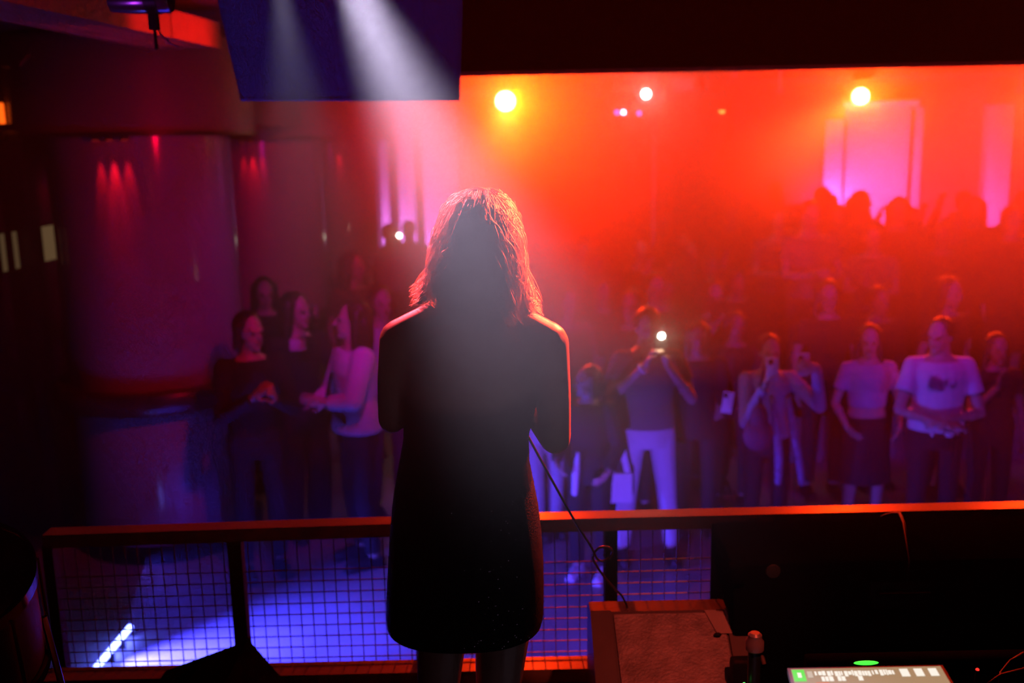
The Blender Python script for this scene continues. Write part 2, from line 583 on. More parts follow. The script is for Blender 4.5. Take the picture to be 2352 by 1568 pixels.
# pale lit wall panels, left rear, behind the singer's head
for i, (x0, x1, l) in enumerate(((866, 903, 'narrow bright violet wall board between the farthest column and the wide pale board'),
                                 (908, 962, 'wide pale wall board next to the narrow bright violet one'),
                                 (966, 1060, 'pale wall board farthest from the columns, partly behind the singer'))):
    panel('wall_board', l, 'panel', x0, 238, x1, 640, 16.2, MT['white'], False)
lamp('wall_wash_light', 'AREA', P(860, 640, 15.5), 60, (0.75, 0.22, 1.0), P(920, 400, 16.2), 0.3, 160, 0, 0.3)

# timber beam under the ceiling, its underside made of planks
bz = 2.30
A0, A1 = PZ(0, 0, bz), PZ(500, 110, bz)
A0 = A0 + (A0 - A1) * 0.15
dirb = (A1 - A0).normalized()
sd = V((-1, 0.12, 0)).normalized()
t = thing('ceiling_beam', 'red lit timber beam running under the ceiling at the upper left', 'beam', ((A0.x + A1.x) / 2, (A0.y + A1.y) / 2, bz))
t['kind'] = 'structure'
h = V((0, 0, 0.13))
b4 = [A0, A1, A1 + sd * 0.36, A0 + sd * 0.36]
MB().hexa([p + V((0, 0, 0.014)) for p in b4], [p + h for p in b4]).build('core', MT['dark'], t)
for k in range(2):
    p0, p1 = A0.lerp(A1, 0.0 if k == 0 else 0.735), A0.lerp(A1, 0.73 if k == 0 else 1.0)
    q = [p0 - sd * 0.02, p1 - sd * 0.02, p1, p0]
    MB().hexa([p - V((0, 0, 0.005)) for p in q], [p + h for p in q]).build('fascia_board', MT['wood'], t)
for k in range(4):
    s0, s1 = 0.005 + k * 0.09, 0.085 + k * 0.09
    q = [A0 + sd * s0, A1 + sd * s0, A1 + sd * s1, A0 + sd * s1]
    MB().hexa(q, [p + V((0, 0, 0.016)) for p in q]).build('plank', MT['wood'], t)

# pipe rail and brackets above the left panels (door head with hinges)
t = thing('door_frame', 'dark steel door frame beside the thick column, a lit gap behind it', 'frame', (P(20, 300, 6.2).x, 6.2, 1.8))
p0, p1, p2 = P(33, 150, 6.2), P(38, 292, 6.2), P(-40, 140, 6.2)
MB().hexa([p1 + V((-.02, -.02, 0)), p1 + V((.02, -.02, 0)), p1 + V((.02, .02, 0)), p1 + V((-.02, .02, 0))],
          [p0 + V((-.02, -.02, 0)), p0 + V((.02, -.02, 0)), p0 + V((.02, .02, 0)), p0 + V((-.02, .02, 0))]).build('jamb', MT['steel'], t)
MB().tube([p0, p2], 0.022, 8).build('head_bar', MT['steel'], t)
MB().tube([P(46, 150, 6.25), P(60, 132, 6.25), P(75, 125, 6.3)], 0.008, 6).build('hinge', MT['wood'], t)
p3 = P(42, 292, 6.2); p4 = P(-60, 300, 6.2)
MB().box(((p3.x + p4.x) / 2, 6.2, p3.z), (p3.x - p4.x, 0.1, 0.04)).build('cross_bar', MT['steel'], t)
# glimpse of a lit strip beyond the door frame
p = P(4, 268, 6.5)
t = thing('strip_light', 'short upright orange strip light at the left frame edge', 'lamp', (p.x, p.y, p.z - .1))
MB().bbox(p, (0.03, 0.03, 0.17), 0.008).build('diffuser', emat('orange_strip', (1, 0.10, 0.005), 2.0), t)
MB().box(p + V((0, 0.03, 0)), (0.05, 0.03, 0.22)).build('channel', MT['steel'], t)
MB().box(p + V((-0.06, 0.03, 0.0)), (0.14, 0.02, 0.03)).build('bracket', MT['steel'], t)

# ------------------------------------------------------------------ hanging screen (matte dark, tilted towards the stage)
def hanging_screen():
    bl, br = P(552, 230, 4.35), P(1056, 229, 4.35)
    tl, tr = P(492, -30, 3.75), P(1064, -30, 3.75)
    zt = (tl.z + tr.z) / 2
    t = thing('hanging_screen', 'large dark violet screen hung tilted in front of the black soffit', 'screen', ((bl.x + br.x) / 2, 4.35, bl.z))
    n = (br - bl).cross(tl - bl).normalized()
    if n.y > 0:
        n = -n
    th = -n * 0.05
    MB().hexa([bl, br, br + th, bl + th], [tl, tr, tr + th, tl + th]).build('housing', mat('screen_shell', (0.045, 0.035, 0.05), 0.6), t)
    e = 0.03
    def at(u, v):
        return bl.lerp(br, u).lerp(tl.lerp(tr, u), v)
    f = [at(.012, .03), at(.988, .03), at(.988, .97), at(.012, .97)]
    MB().hexa([p + n * 0.002 for p in f], [p - n * 0.002 for p in f]).build('display', mat('screen_glass_off', (0.04, 0.03, 0.045), 0.5), t)
    q = [at(0, 0), at(1, 0), at(1, .028), at(0, .028)]
    MB().hexa([p + n * 0.006 for p in q], [p for p in q]).build('lower_bezel', mat('screen_bezel', (0.12, 0.1, 0.14), 0.4), t)
    for u in (.2, .8):
        p = at(u, .97) + th
        MB().tube([p, (p.x, p.y, 4.0)], 0.014, 8).build('hanger', MT['steel'], t)
hanging_screen()

# ------------------------------------------------------------------ lamps under the hall ceiling
def par_lamp(p, label, housing, emit, strength, r=0.086, aim=AIM):
    t = thing('stage_lamp', label, 'lamp', (p.x, p.y, p.z), 'orange back lamps')
    d = (V(aim) - p).normalized()
    R = d.to_track_quat('Z', 'Y').to_matrix()
    MB().lathe([(r * .55, -0.30), (r * .95, -0.24), (r * 1.08, -0.05), (r * 1.12, 0.03), (r * 1.02, 0.03), (r * 1.0, 0.0)], p, 32, R, caps=False).build('can', MT['steel'], t, auto=50)
    MB().lathe([(r * .5, -0.31), (r * .5, -0.30)], p, 20, R).build('back_plate', MT['steel'], t)
    MB().lathe([(r, 0.0), (r * .9, 0.012), (r * .5, 0.022)], p, 32, R).build('lens', emat('orange_lamp_lens', emit, strength), t)
    for s in (-1, 1):
        MB().box(p + V((s * r * 1.25, 0, 0.07)), (0.012, 0.03, 0.22)).build('yoke_arm', MT['steel'], t)
    MB().box(p + V((0, 0, 0.18)), (r * 2.6, 0.03, 0.014)).build('yoke_bar', MT['steel'], t)
    MB().tube([p + V((0, 0, 0.18)), (p.x, p.y, HC)], 0.016, 8).build('drop_pipe', MT['steel'], t)
    if housing:
        for s in (-1, 1):
            MB().box(p + V((s * r * 1.75, 0.0, 0.06)), (0.012, 0.22, 0.34)).build('barn_door', MT['steel'], t)
        MB().box(p + V((0, 0.06, 0.235)), (r * 3.5, 0.24, 0.012)).build('top_shield', MT['steel'], t)
    return t
par_lamp(L1, 'orange back lamp in a square shield close to the hanging screen', True, (1, 0.52, 0.20), 40)
par_lamp(L2, 'orange back lamp under a dark dome speaker, above the pink screen', False, (1, 0.52, 0.20), 40, 0.076)
par_lamp(L3, 'orange back lamp at the far end of the row, only its glow in the picture', False, (1, 0.52, 0.20), 40)

# dome speaker above lamp 2
p = P(1982, 150, 9.3)
t = thing('ceiling_speaker', 'dark round pendant speaker just above an orange lamp', 'speaker', (p.x, p.y, p.z))
MB().lathe([(0.03, -0.135), (0.07, -0.12), (0.115, -0.06), (0.125, 0.02), (0.115, 0.10), (0.06, 0.16), (0.02, 0.17)], p, 28).build('shell', MT['plastic'], t, auto=60)
MB().tube([p + V((0, 0, 0.16)), (p.x, p.y, HC)], 0.012, 8).build('stem', MT['steel'], t)
MB().ell(p + V((-0.11, -0.06, -0.055)), (0.014,) * 3, seg=8).build('indicator', MT['whitemetal'], t)


# white moving head with bright white lens
def moving_head(p, label, lens_px, strength, r):
    t = thing('moving_head', label, 'lamp', (p.x, p.y, p.z))
    MB().bbox((p.x, p.y, HC - 0.10), (0.30, 0.24, 0.14), 0.02).build('base', MT['plastic'], t, auto=30)
    MB().tube([(p.x, p.y, HC - 0.03), (p.x, p.y, HC)], 0.03, 10).build('clamp', MT['steel'], t)
    for s in (-1, 1):
        MB().bbox((p.x + s * 0.16, p.y, HC - 0.26), (0.05, 0.10, 0.30), 0.015).build('arm', MT['plastic'], t, auto=30)
    MB().ell(V((p.x, p.y, HC - 0.36)), (0.125, 0.17, 0.13), seg=20).build('head', MT['plastic'], t, smooth=True)
    MB().lathe([(0.085, 0), (0.09, 0.05), (0.07, 0.05)], V((p.x, p.y - 0.13, HC - 0.37)), 20, Matrix.Rotation(math.radians(105), 3, 'X'), False).build('lens_ring', MT['plastic'], t, auto=40)
    for (lx, ly), col, st, rr in lens_px:
        q = P(lx, ly, p.y - 0.2)
        MB().ell(q, (rr, rr * .6, rr), seg=12).build('led', emat('led_spot', col, st), t, smooth=True)
    return t
mhp = P(1440, 235, 10.2)
moving_head(mhp, 'black moving head lamp with small blue and violet leds beside the white flash', (((1432, 258), (0.35, 0.6, 1.0), 14, 0.022), ((1417, 258), (0.5, 0.12, 1), 2.2, 0.024), ((1468, 260), (0.5, 0.14, 1), 2.2, 0.024)), 1, .05)
q = P(1484, 216, 9.6)
t = thing('strobe_lamp', 'small lamp flashing bright white under the ceiling', 'lamp', (q.x, q.y, q.z))
MB().ell(q, (0.042, 0.03, 0.042), seg=16).build('bulb', emat('white_flash', (1, 1, 0.92), 40), t, smooth=True)
MB().lathe([(0.02, 0.14), (0.06, 0.10), (0.075, 0.0), (0.07, 0.0)], q + V((0, 0.04, 0)), 20, Matrix.Rotation(math.radians(-90), 3, 'X'), False).build('can', MT['steel'], t, auto=50)
MB().tube([q + V((0, 0.09, 0.05)), (q.x, q.y + 0.09, HC)], 0.012, 8).build('drop_pipe', MT['steel'], t)
lamp('strobe_light', 'POINT', q + V((0, -0.09, 0)), 2.5, (1, 0.95, 0.9), None, 0.03)

# projector on a wide bar
q = P(1580, 195, 10.4)
t = thing('projector', 'pale projector hung under the ceiling between the white flash and the orange spot', 'projector', (q.x, q.y, q.z))
MB().bbox(q, (0.40, 0.30, 0.15), 0.025).build('body', MT['whitemetal'], t, auto=30)
MB().lathe([(0.07, 0), (0.075, 0.06), (0.055, 0.06), (0.05, 0.02)], q + V((0.10, -0.15, 0)), 22, Matrix.Rotation(math.radians(90), 3, 'X')).build('lens', MT['plastic'], t, auto=40)
MB().box(q + V((0.02, 0, -0.10)), (0.75, 0.05, 0.05)).build('bar', MT['steel'], t)
for s in (-0.15, 0.15):
    MB().tube([q + V((s, 0, 0.07)), (q.x + s, q.y, HC)], 0.012, 8).build('drop_pipe', MT['steel'], t)

# orange spot pointing down
q = P(1656, 252, 10.6)
t = thing('spot_lamp', 'dark spot lamp pointing down with an orange glow beneath it', 'lamp', (q.x, q.y, q.z))
MB().lathe([(0.05, 0.26), (0.10, 0.22), (0.13, 0.06), (0.14, 0.0), (0.125, 0.0)], q + V((-0.05, 0, -0.01)), 24, caps=False).build('can', MT['steel'], t, auto=50)
MB().ell(q + V((0.0, -0.05, -0.01)), (0.035, 0.035, 0.03), seg=12).build('bulb', emat('orange_bulb', (1, 0.36, 0.06), 3.2), t, smooth=True)
MB().tube([q + V((-0.05, 0, 0.24)), (q.x - 0.05, q.y, HC)], 0.014, 8).build('drop_pipe', MT['steel'], t)
for s in (-1, 1):
    MB().box(q + V((-0.05 + s * .15, 0, 0.12)), (0.012, 0.04, 0.18)).build('yoke_arm', MT['steel'], t)
lamp('spot_lamp_light', 'SPOT', q + V((0, -0.05, -0.06)), 30, (1, 0.16, 0.03), q + V((-0.15, -0.1, -1)), 0.02, 48, 0.8)

# pale drop pipes
for px, y0, y1, Y, r, l in ((1688, 140, 170, 9.0, .013, 'short pale drop pipe right of the projector'), (1792, 130, 206, 9.0, .014, 'pale drop pipe with a hook in the middle of the ceiling'),
                            (2342, 110, 206, 8.6, .012, 'pale drop pipe near the right frame edge'), (1402, 150, 168, 9.2, .012, 'stub of pale pipe left of the white flash')):
    a, b = P(px, y0, Y), P(px, y1, Y)
    t = thing('drop_pipe', l, 'pipe', (b.x, Y, b.z))
    MB().tube([b, (b.x, Y, HC)], r, 10).build('tube', MT['whitemetal'], t, auto=40)
    MB().tube([b + V((-r * 2, 0, -0.01)), b + V((r * 2, 0, -0.01))], r * 1.2, 8).build('end_clip', MT['whitemetal'], t, auto=40)
# pink pole standing in the crowd
a = P(1503, 262, 11.6)
t = thing('pole', 'slim pale pole rising from the crowd to the ceiling under the white flash', 'pole', (a.x, a.y, FZ))
MB().tube([(a.x, a.y, FZ), (a.x, a.y, HC)], 0.030, 14).build('tube', MT['white'], t, auto=40)
MB().lathe([(0.08, FZ), (0.08, FZ + .01), (.032, FZ + .02)], (a.x, a.y, 0), 16).build('foot_plate', MT['steel'], t)
MB().lathe([(0.032, HC - .02), (0.08, HC - .01), (.08, HC)], (a.x, a.y, 0), 16).build('head_plate', MT['steel'], t)

# violet lit can lamp at the top left on its clamp
q = P(322, -4, 3.6)
t = thing('par_can', 'shiny violet lit can lamp hanging at the top of the frame, upper left', 'lamp', (q.x, q.y, q.z))
R = Matrix.Rotation(math.radians(90), 3, 'Y')
MB().lathe([(0.02, -0.105), (0.046, -0.10), (0.052, -0.03), (0.052, 0.095), (0.048, 0.105), (0.03, 0.105)], q, 28, R).build('can', mat('polished_can', (0.5, 0.42, 0.55), 0.22, metal=0.9), t, auto=40)
MB().lathe([(0.055, -0.012), (0.055, 0.03)], q + V((0.035, 0, 0)), 24, R).build('strap', MT['steel'], t, auto=40)
MB().box(q + V((0.04, 0, -0.075)), (0.03, 0.03, 0.06)).build('clamp', MT['steel'], t)
MB().tube([q + V((0.04, 0, -0.1)), q + V((0.042, 0.0, -0.17))], 0.006, 8).build('spigot', MT['steel'], t)
MB().tube([q + V((0.045, 0, -0.08)), q + V((0.06, 0, -0.12)), q + V((0.09, 0, -0.15)), q + V((0.12, 0, -0.165))], 0.003, 6).build('cord', MT['steel'], t)
MB().tube([q + V((0, 0, 0.05)), (q.x, q.y, 4.0)], 0.014, 8).build('hanger', MT['steel'], t)
lamp('par_can_glow_light', 'POINT', q + V((-0.15, -0.35, -0.3)), 0.6, (0.5, 0.05, 1.0), None, 0.03)

# ------------------------------------------------------------------ LED tube on the pit floor
a, b = PZ(222, 1532, FZ + 0.05), PZ(299, 1440, FZ + 0.05)
t = thing('led_tube', 'glowing blue white LED tube lying on the floor behind the mesh', 'lamp', ((a.x + b.x) / 2, (a.y + b.y) / 2, FZ))
MB().tube([a, b], 0.017, 14).build('tube', emat('led_tube_glow', (0.10, 0.13, 1.0), 22), t, auto=50)
for k in (0.0, .33, .66, 1.0):
    p = a.lerp(b, k)
    MB().box((p.x, p.y, FZ + 0.025), (0.06, 0.02, 0.05)).build('clip', MT['plastic'], t)
# ------------------------------------------------------------------ railing with wire mesh at the stage edge
def on_rail(px, py):
    """the point of the railing's plane seen at that pixel"""
    d = ray(px, py)
    c = E0.y - EK * E0.x + 0.05
    return CAM + d * (c / (d.y - EK * d.x))
RZL, RZR = on_rail(130, 1228), on_rail(1680, 1181)
def rail_z(x):
    return RZL.z + (RZR.z - RZL.z) * (x - RZL.x) / (RZR.x - RZL.x)
def rail_y(x):
    return edge_y(x) + 0.05
rail = thing('railing', 'low stage railing with varnished top rail and square wire mesh', 'railing', (0.2, rail_y(0.2), 0.0))
pa, pm, pb = on_rail(108, 1228), on_rail(1075, 1196), on_rail(2700, 1158)
for q0, q1 in ((pa, pm), (pm, pb)):
    e = V((0, .034, 0)); u = V((0, 0, .012)); d = V((0, 0, -.034))
    MB().hexa([q0 - e + d, q1 - e + d, q1 + e + d, q0 + e + d], [q0 - e + u, q1 - e + u, q1 + e + u, q0 + e + u]).build('top_rail', MT['rail'], rail)
for px, wd in ((113, .035), (541, .046), (957, .03), (1403, .042), (1700, .042), (2200, .042)):
    x = on_rail(px, 1250).x
    z1 = rail_z(x) - 0.03
    MB().box((x, rail_y(x), (z1 - 0.10) / 2), (wd, 0.04, z1 + 0.10)).build('post', MT['post'], rail)
x0, x1 = on_rail(120, 1300).x, on_rail(1690, 1300).x
xm = (x0 + x1) / 2
RX = Matrix.Rotation(math.atan(EK), 3, 'Z')
vm = MB().tube([(0, 0, -0.04), (0, 0, 0.385)], 0.0022, 6).mesh('mesh_wire')
hm = MB().tube([(-(x1 - x0) / 2, 0, 0), ((x1 - x0) / 2, 0, 0.0)], 0.0022, 6).mesh('mesh_wire_level')
vm.materials.append(MT['wire']); hm.materials.append(MT['wire'])
n = int((x1 - x0) / 0.0413)
for i in range(1, n):
    o = link('mesh_wire', vm, None, rail)
    x = x0 + i * 0.0413
    o.location = (x - 0.2, rail_y(x) - rail_y(0.2), 0)
    o.scale = (1, 1, (rail_z(x) - 0.03) / 0.385)
k = 0
while 0.0345 + k * 0.0405 < 0.39:
    o = link('mesh_wire', hm, None, rail)
    o.location = (xm - 0.2, rail_y(xm) - rail_y(0.2) + 0.0045, 0.0345 + k * 0.0405)
    o.rotation_euler = (0, math.atan((RZR.z - RZL.z) / (RZR.x - RZL.x)) * -(k * .0405 / .35), math.atan(EK))
    k += 1

# ------------------------------------------------------------------ stage equipment
# big black bass cabinet at the right
a, b = P(1688, 1196, 3.06), P(1682, 1500, 2.72)
a.x = P(1686, 1290, 2.72).x
t = thing('bass_cabinet', 'large black bass cabinet at the right, in front of the railing', 'speaker', (1.55, 2.9, 0))
W = 1.75
MB().bbox((a.x + W / 2, 2.72 + 0.17, a.z / 2 + .005), (W, 0.34, a.z - 0.01), 0.012).build('cabinet', MT['carpet'], t, auto=30)
for sx in (0.12, W - 0.12):
    MB().box((a.x + sx, 2.78, 0.006), (0.08, 0.05, 0.012)).build('foot', MT['plastic'], t)
hx, hz = P(2070, 1364, 2.72).x, P(2070, 1364, 2.72).z
hd = MB().bbox((hx, 2.714, hz), (0.19, 0.012, 0.09), 0.004).build('handle_cup', MT['plastic'], t, auto=30)
MB().tube([(hx - .075, 2.704, hz + .012), (hx + .075, 2.704, hz + .012)], 0.007, 10).build('handle_bar', MT['chrome'], hd, auto=40)
bx, bzz = P(1776, 1312, 2.72).x, P(1776, 1312, 2.72).z
MB().lathe([(0.001, 0), (0.022, 0), (0.020, 0.003), (0.012, 0.004)], (bx, 2.72, bzz), 18, Matrix.Rotation(math.radians(90), 3, 'X')).build('badge', mat('dull_badge', (0.05, 0.055, 0.035), 0.5, metal=.3), t, auto=40)  # dull disc put in for a dim highlight on the cabinet front
for sx in (0, W):
    for sz in (0.03, a.z - 0.03):
        MB().bbox((a.x + sx + (0.012 if sx == 0 else -0.012), 2.73, sz), (0.05, 0.05, 0.055), 0.012).build('corner_cap', MT['carpet'], t, auto=30)
# cable looping over the cabinet's top edge
c = [P(2024, 1192, 3.05), P(2035, 1182, 3.04), P(2052, 1178, 3.02), P(2066, 1183, 2.98), P(2076, 1200, 2.9), P(2082, 1240, 2.75), P(2085, 1320, 2.705)]
c[0].z = a.z + 0.006
c[4].z = c[3].z = max(c[4].z, a.z + .006)
c[5].z = a.z + .004
c[5].y = 2.712
tag(MB().tube(c, 0.0045, 8).build('cable', MT['plastic'], None, True), 'thin cable arching over the top edge of the black bass cabinet', 'cable')

# wedge monitor in front of the singer, its face turned to the stage
def wedge_monitor():
    tl, tr = P(1352, 1381, 2.86), P(1682, 1375, 2.86)
    z1 = (tl.z + tr.z) / 2
    fy = 2.52
    x0, x1 = tl.x, tr.x
    zb = 0.10
    t = thing('wedge_monitor', 'worn floor monitor with a reddish front and taped corner, by the coiled cable', 'speaker', ((x0 + x1) / 2, 2.72, 0))
    # side outline: steep front leaning away from the camera
    prof = [(2.50, 0.0), (2.46, 0.12), (2.80, z1 - 0.005), (2.86, z1), (2.93, z1 - 0.05), (2.93, 0.0)]
    x1b = x1 + 0.02
    L = [V((x0, y, z)) for y, z in prof]
    R_ = [V((x1b, y, z)) for y, z in prof]
    MB().ring_loft([L, R_]).build('cabinet', mat('worn_black_box', (0.075, 0.055, 0.05), 0.45, var=.3, vscale=14), t)
    def face(u, v, off):
        p0, p1 = V((0, 2.46, 0.12)), V((0, 2.80, z1 - 0.005))
        n = V((0, -(p1 - p0).z, (p1 - p0).y)).normalized()
        p = p0.lerp(p1, v) + n * off
        return V((x0 + (x1b - x0) * u, p.y, p.z))
    q = [face(.17, .02, .006), face(.86, .02, .006), face(.86, .97, .006), face(.15, .97, .006)]
    MB().hexa([face(.17, .02, .001), face(.86, .02, .001), face(.86, .97, .001), face(.15, .97, .001)], q).build('grille', MT['grille'], t)
    for u0, u1 in ((0.0, 0.135), (0.875, 1.0)):
        MB().hexa([face(u0, 0, .0005), face(u1, 0, .0005), face(u1, 1, .0005), face(u0, 1, .0005)],
                  [face(u0, 0, .008), face(u1, 0, .008), face(u1, 1, .008), face(u0, 1, .008)]).build('side_rail', mat('monitor_frame', (0.10, 0.07, 0.06), 0.5, var=.2), t)
    MB().hexa([face(.80, .80, .009), face(.98, .80, .009), face(.985, .985, .009), face(.74, .985, .009)],
              [face(.80, .80, .0105), face(.98, .80, .0105), face(.985, .985, .0105), face(.74, .985, .0105)]).build('tape_patch', MT['tape'], t)
    MB().ell(face(.80, .79, .012), (0.012, 0.008, 0.006), seg=10).build('tape_tear', MT['plastic'], t)
    hq = MB().bbox(face(.90, .42, .010), (0.07, 0.05, 0.16), 0.012).build('handle_plate', MT['plastic'], t, auto=30)
    MB().tube([face(.86, .54, .05), face(.97, .54, .05)], 0.009, 8).build('handle_bar', MT['tape'], hq, auto=40)
    p = face(1.0, .86, 0)
    MB().tube([p, p + V((0.03, 0, -0.03)), p + V((0.045, -0.04, -0.10))], 0.006, 8).build('cord', MT['rail'], t, auto=40)
    MB().tube([p + V((0.005, 0.0, 0.005)), P(1718, 1379, 2.80)], 0.0085, 10).build('plug', MT['tape'], t, auto=40)
    for s in (x0 + 0.04, x1 - 0.04):
        MB().box((s, 2.7, 0.004), (0.04, 0.25, 0.008)).build('foot', MT['plastic'], t)
wedge_monitor()

# dark wedge at the bottom, its corner towards the camera
def dark_wedge():
    ap = P(572, 1470, 2.85)
    x0, z1 = ap.x, ap.z
    prof = [P(380, 1540, 2.85), P(572, 1470, 2.85), P(668, 1580, 2.85)]
    pl = [V((p.x, 0, p.z)) for p in prof]
    base = [V((pl[0].x - .03, 0, 0.012)), pl[0], pl[1], pl[2], V((pl[2].x + .10, 0, 0.012))]
    t = thing('wedge_monitor', 'dark floor monitor seen end on at the bottom edge, below the wire mesh', 'speaker', (ap.x, 2.6, 0))
    MB().ring_loft([[p + V((0, 2.50, 0)) for p in base], [p + V((0, 2.85, 0)) for p in base]]).build('cabinet', MT['carpet'], t)
    MB().tube([pl[1] + V((0, 2.505, 0)), pl[1] + V((0, 2.85, 0))], 0.008, 8).build('edge_strip', MT['carpet'], t, auto=40)
    MB().tube([pl[1] + V((0.0, 2.50, 0)), pl[2] + V((0, 2.50, 0))], 0.006, 8).build('edge_strip', MT['carpet'], t, auto=40)
    for s in (base[0].x + .06, base[4].x - .06):
        MB().box((s, 2.67, 0.006), (0.05, 0.28, 0.012)).build('foot', MT['plastic'], t)
dark_wedge()

# floor tom at the left edge
tc = V((-1.31, 2.02, 0.0))
t = thing('floor_tom', 'drum with a thin rim reaching into the frame at the lower left', 'drum', tc)
R = Matrix.Rotation(math.radians(24), 3, 'X') @ Matrix.Rotation(math.radians(10), 3, 'Y')
top = P(-118, 1335, 2.02)
MB().lathe([(0.165, -0.30), (0.165, -0.01)], top, 40, R).build('shell', mat('drum_shell', (0.02, 0.010, 0.009), 0.5, var=.2, spec=.2), t, auto=40)
MB().lathe([(0.160, -0.004), (0.165, 0.006), (0.08, 0.008)], top, 40, R).build('drum_head', mat('drum_head', (0.015, 0.010, 0.010), 0.8, spec=.05), t, auto=40)
hp = MB().lathe([(0.166, -0.022), (0.175, -0.02), (0.175, 0.014), (0.167, 0.014)], top, 44, R, caps=False).build('hoop', MT['chrome'], t, auto=40)
MB().lathe([(0.166, -0.30), (0.175, -0.30), (0.175, -0.27), (0.166, -0.27)], top, 44, R, caps=False).build('hoop', MT['chrome'], t, auto=40)
for k in range(6):
    an = math.radians(60 * k - 25)
    q0, q1 = top + R @ V((.178 * math.cos(an), .178 * math.sin(an), -0.02)), top + R @ V((.178 * math.cos(an), .178 * math.sin(an), -0.28))
    MB().tube([q0, q1], 0.005, 8).build('tension_rod', MT['chrome'], t, auto=40)
for an in (30, 150, 270):
    q0 = top + R @ V((.17 * math.cos(math.radians(an)), .17 * math.sin(math.radians(an)), -0.2))
    q1 = V((q0.x + .05 * math.cos(math.radians(an)), q0.y + .05 * math.sin(math.radians(an)), 0.0))
    MB().tube([q0, (q1.x, q1.y, 0.25), q1], 0.008, 8).build('leg', MT['chrome'], t, auto=40)

# microphone stand with clutch, right of the wedge
p = P(1734, 1462, 2.42)
t = thing('microphone_stand', 'short stand tube with a pale clutch, right of the worn floor monitor', 'stand', (p.x, p.y, 0))
MB().tube([(p.x, p.y, 0.02), (p.x, p.y, p.z - 0.03)], 0.017, 16).build('tube', MT['steel'], t, auto=40)
MB().lathe([(0.019, p.z - .04), (0.024, p.z - .035), (0.024, p.z - 0.012), (0.018, p.z - .004), (0.018, p.z + .006), (0.012, p.z + .012)], (p.x, p.y, 0), 20).build('clutch', mat('pale_clutch', (.35, .30, .28), .4, metal=.3), t, auto=40)
MB().lathe([(0.13, 0), (0.13, 0.018), (0.03, 0.026)], (p.x, p.y, 0), 28).build('base', MT['steel'], t, auto=40)
MB().ell((p.x - .03, p.y - .02, P(1700, 1562, 2.42).z), (0.005,) * 3, seg=8).build('led', emat('green_led', (.1, 1, .15), 2), t)

# mixing desk with tablet at the lower right
t = thing('mixing_desk', 'black mixing desk in the dark lower right corner', 'mixer', (1.20, 1.75, 0))
DZ = P(1975, 1508, 2.05).z - 0.03
MT['desk'] = mat('mixer_black', (0.010, 0.010, 0.011), 0.9, spec=0.0)
MB().bbox((1.22, 1.80, DZ - 0.05), (1.15, 0.55, 0.10), 0.015).build('body', MT['desk'], t, auto=30)
for sx in (0.72, 1.72):
    for sy in (1.58, 2.02):
        MB().box((sx, sy, (DZ - .1) / 2), (0.04, 0.04, DZ - .1)).build('leg', MT['steel'], t)
a = P(1975, 1501, 2.06)
MB().bbox((1.22, 2.05, DZ + 0.005), (1.15, 0.05, 0.05), 0.01).build('rear_panel', MT['desk'], t, auto=30)
MB().ell((a.x, 2.02, a.z), (0.028, 0.006, 0.0045), seg=16).build('led', emat('green_bar_led', (.06, 1, .05), 1.6), t, smooth=True)
a = P(2245, 1538, 1.9)
MB().tube([(a.x, 1.9, DZ - .01), (a.x, 1.9, a.z)], 0.004, 8).build('switch_post', MT['plastic'], t)
MB().ell(a, (0.004,) * 3, seg=8).build('led', emat('red_led', (1, .03, .02), 1.5), t)
for i in range(8):
    x = 1.32 + i * 0.05
    MB().box((x, 1.72, DZ + 0.012), (0.018, 0.03, 0.024)).build('fader', MT['steel'], t)
for k, c in enumerate(([P(2352, 1500, 1.95), P(2322, 1518, 1.93), P(2300, 1545, 1.9), P(2296, 1575, 1.86)], [P(2360, 1535, 1.9), P(2300, 1550, 1.87), P(2270, 1572, 1.84)])):
    c[-1].z = max(c[-1].z, DZ + .004)
    tag(MB().tube(c, 0.004, 8).build('cable', MT['plastic'], None, True), ['dark cable curving down at the right edge of the mixing desk', 'lower dark cable lying on the right end of the mixing desk'][k], 'cable')


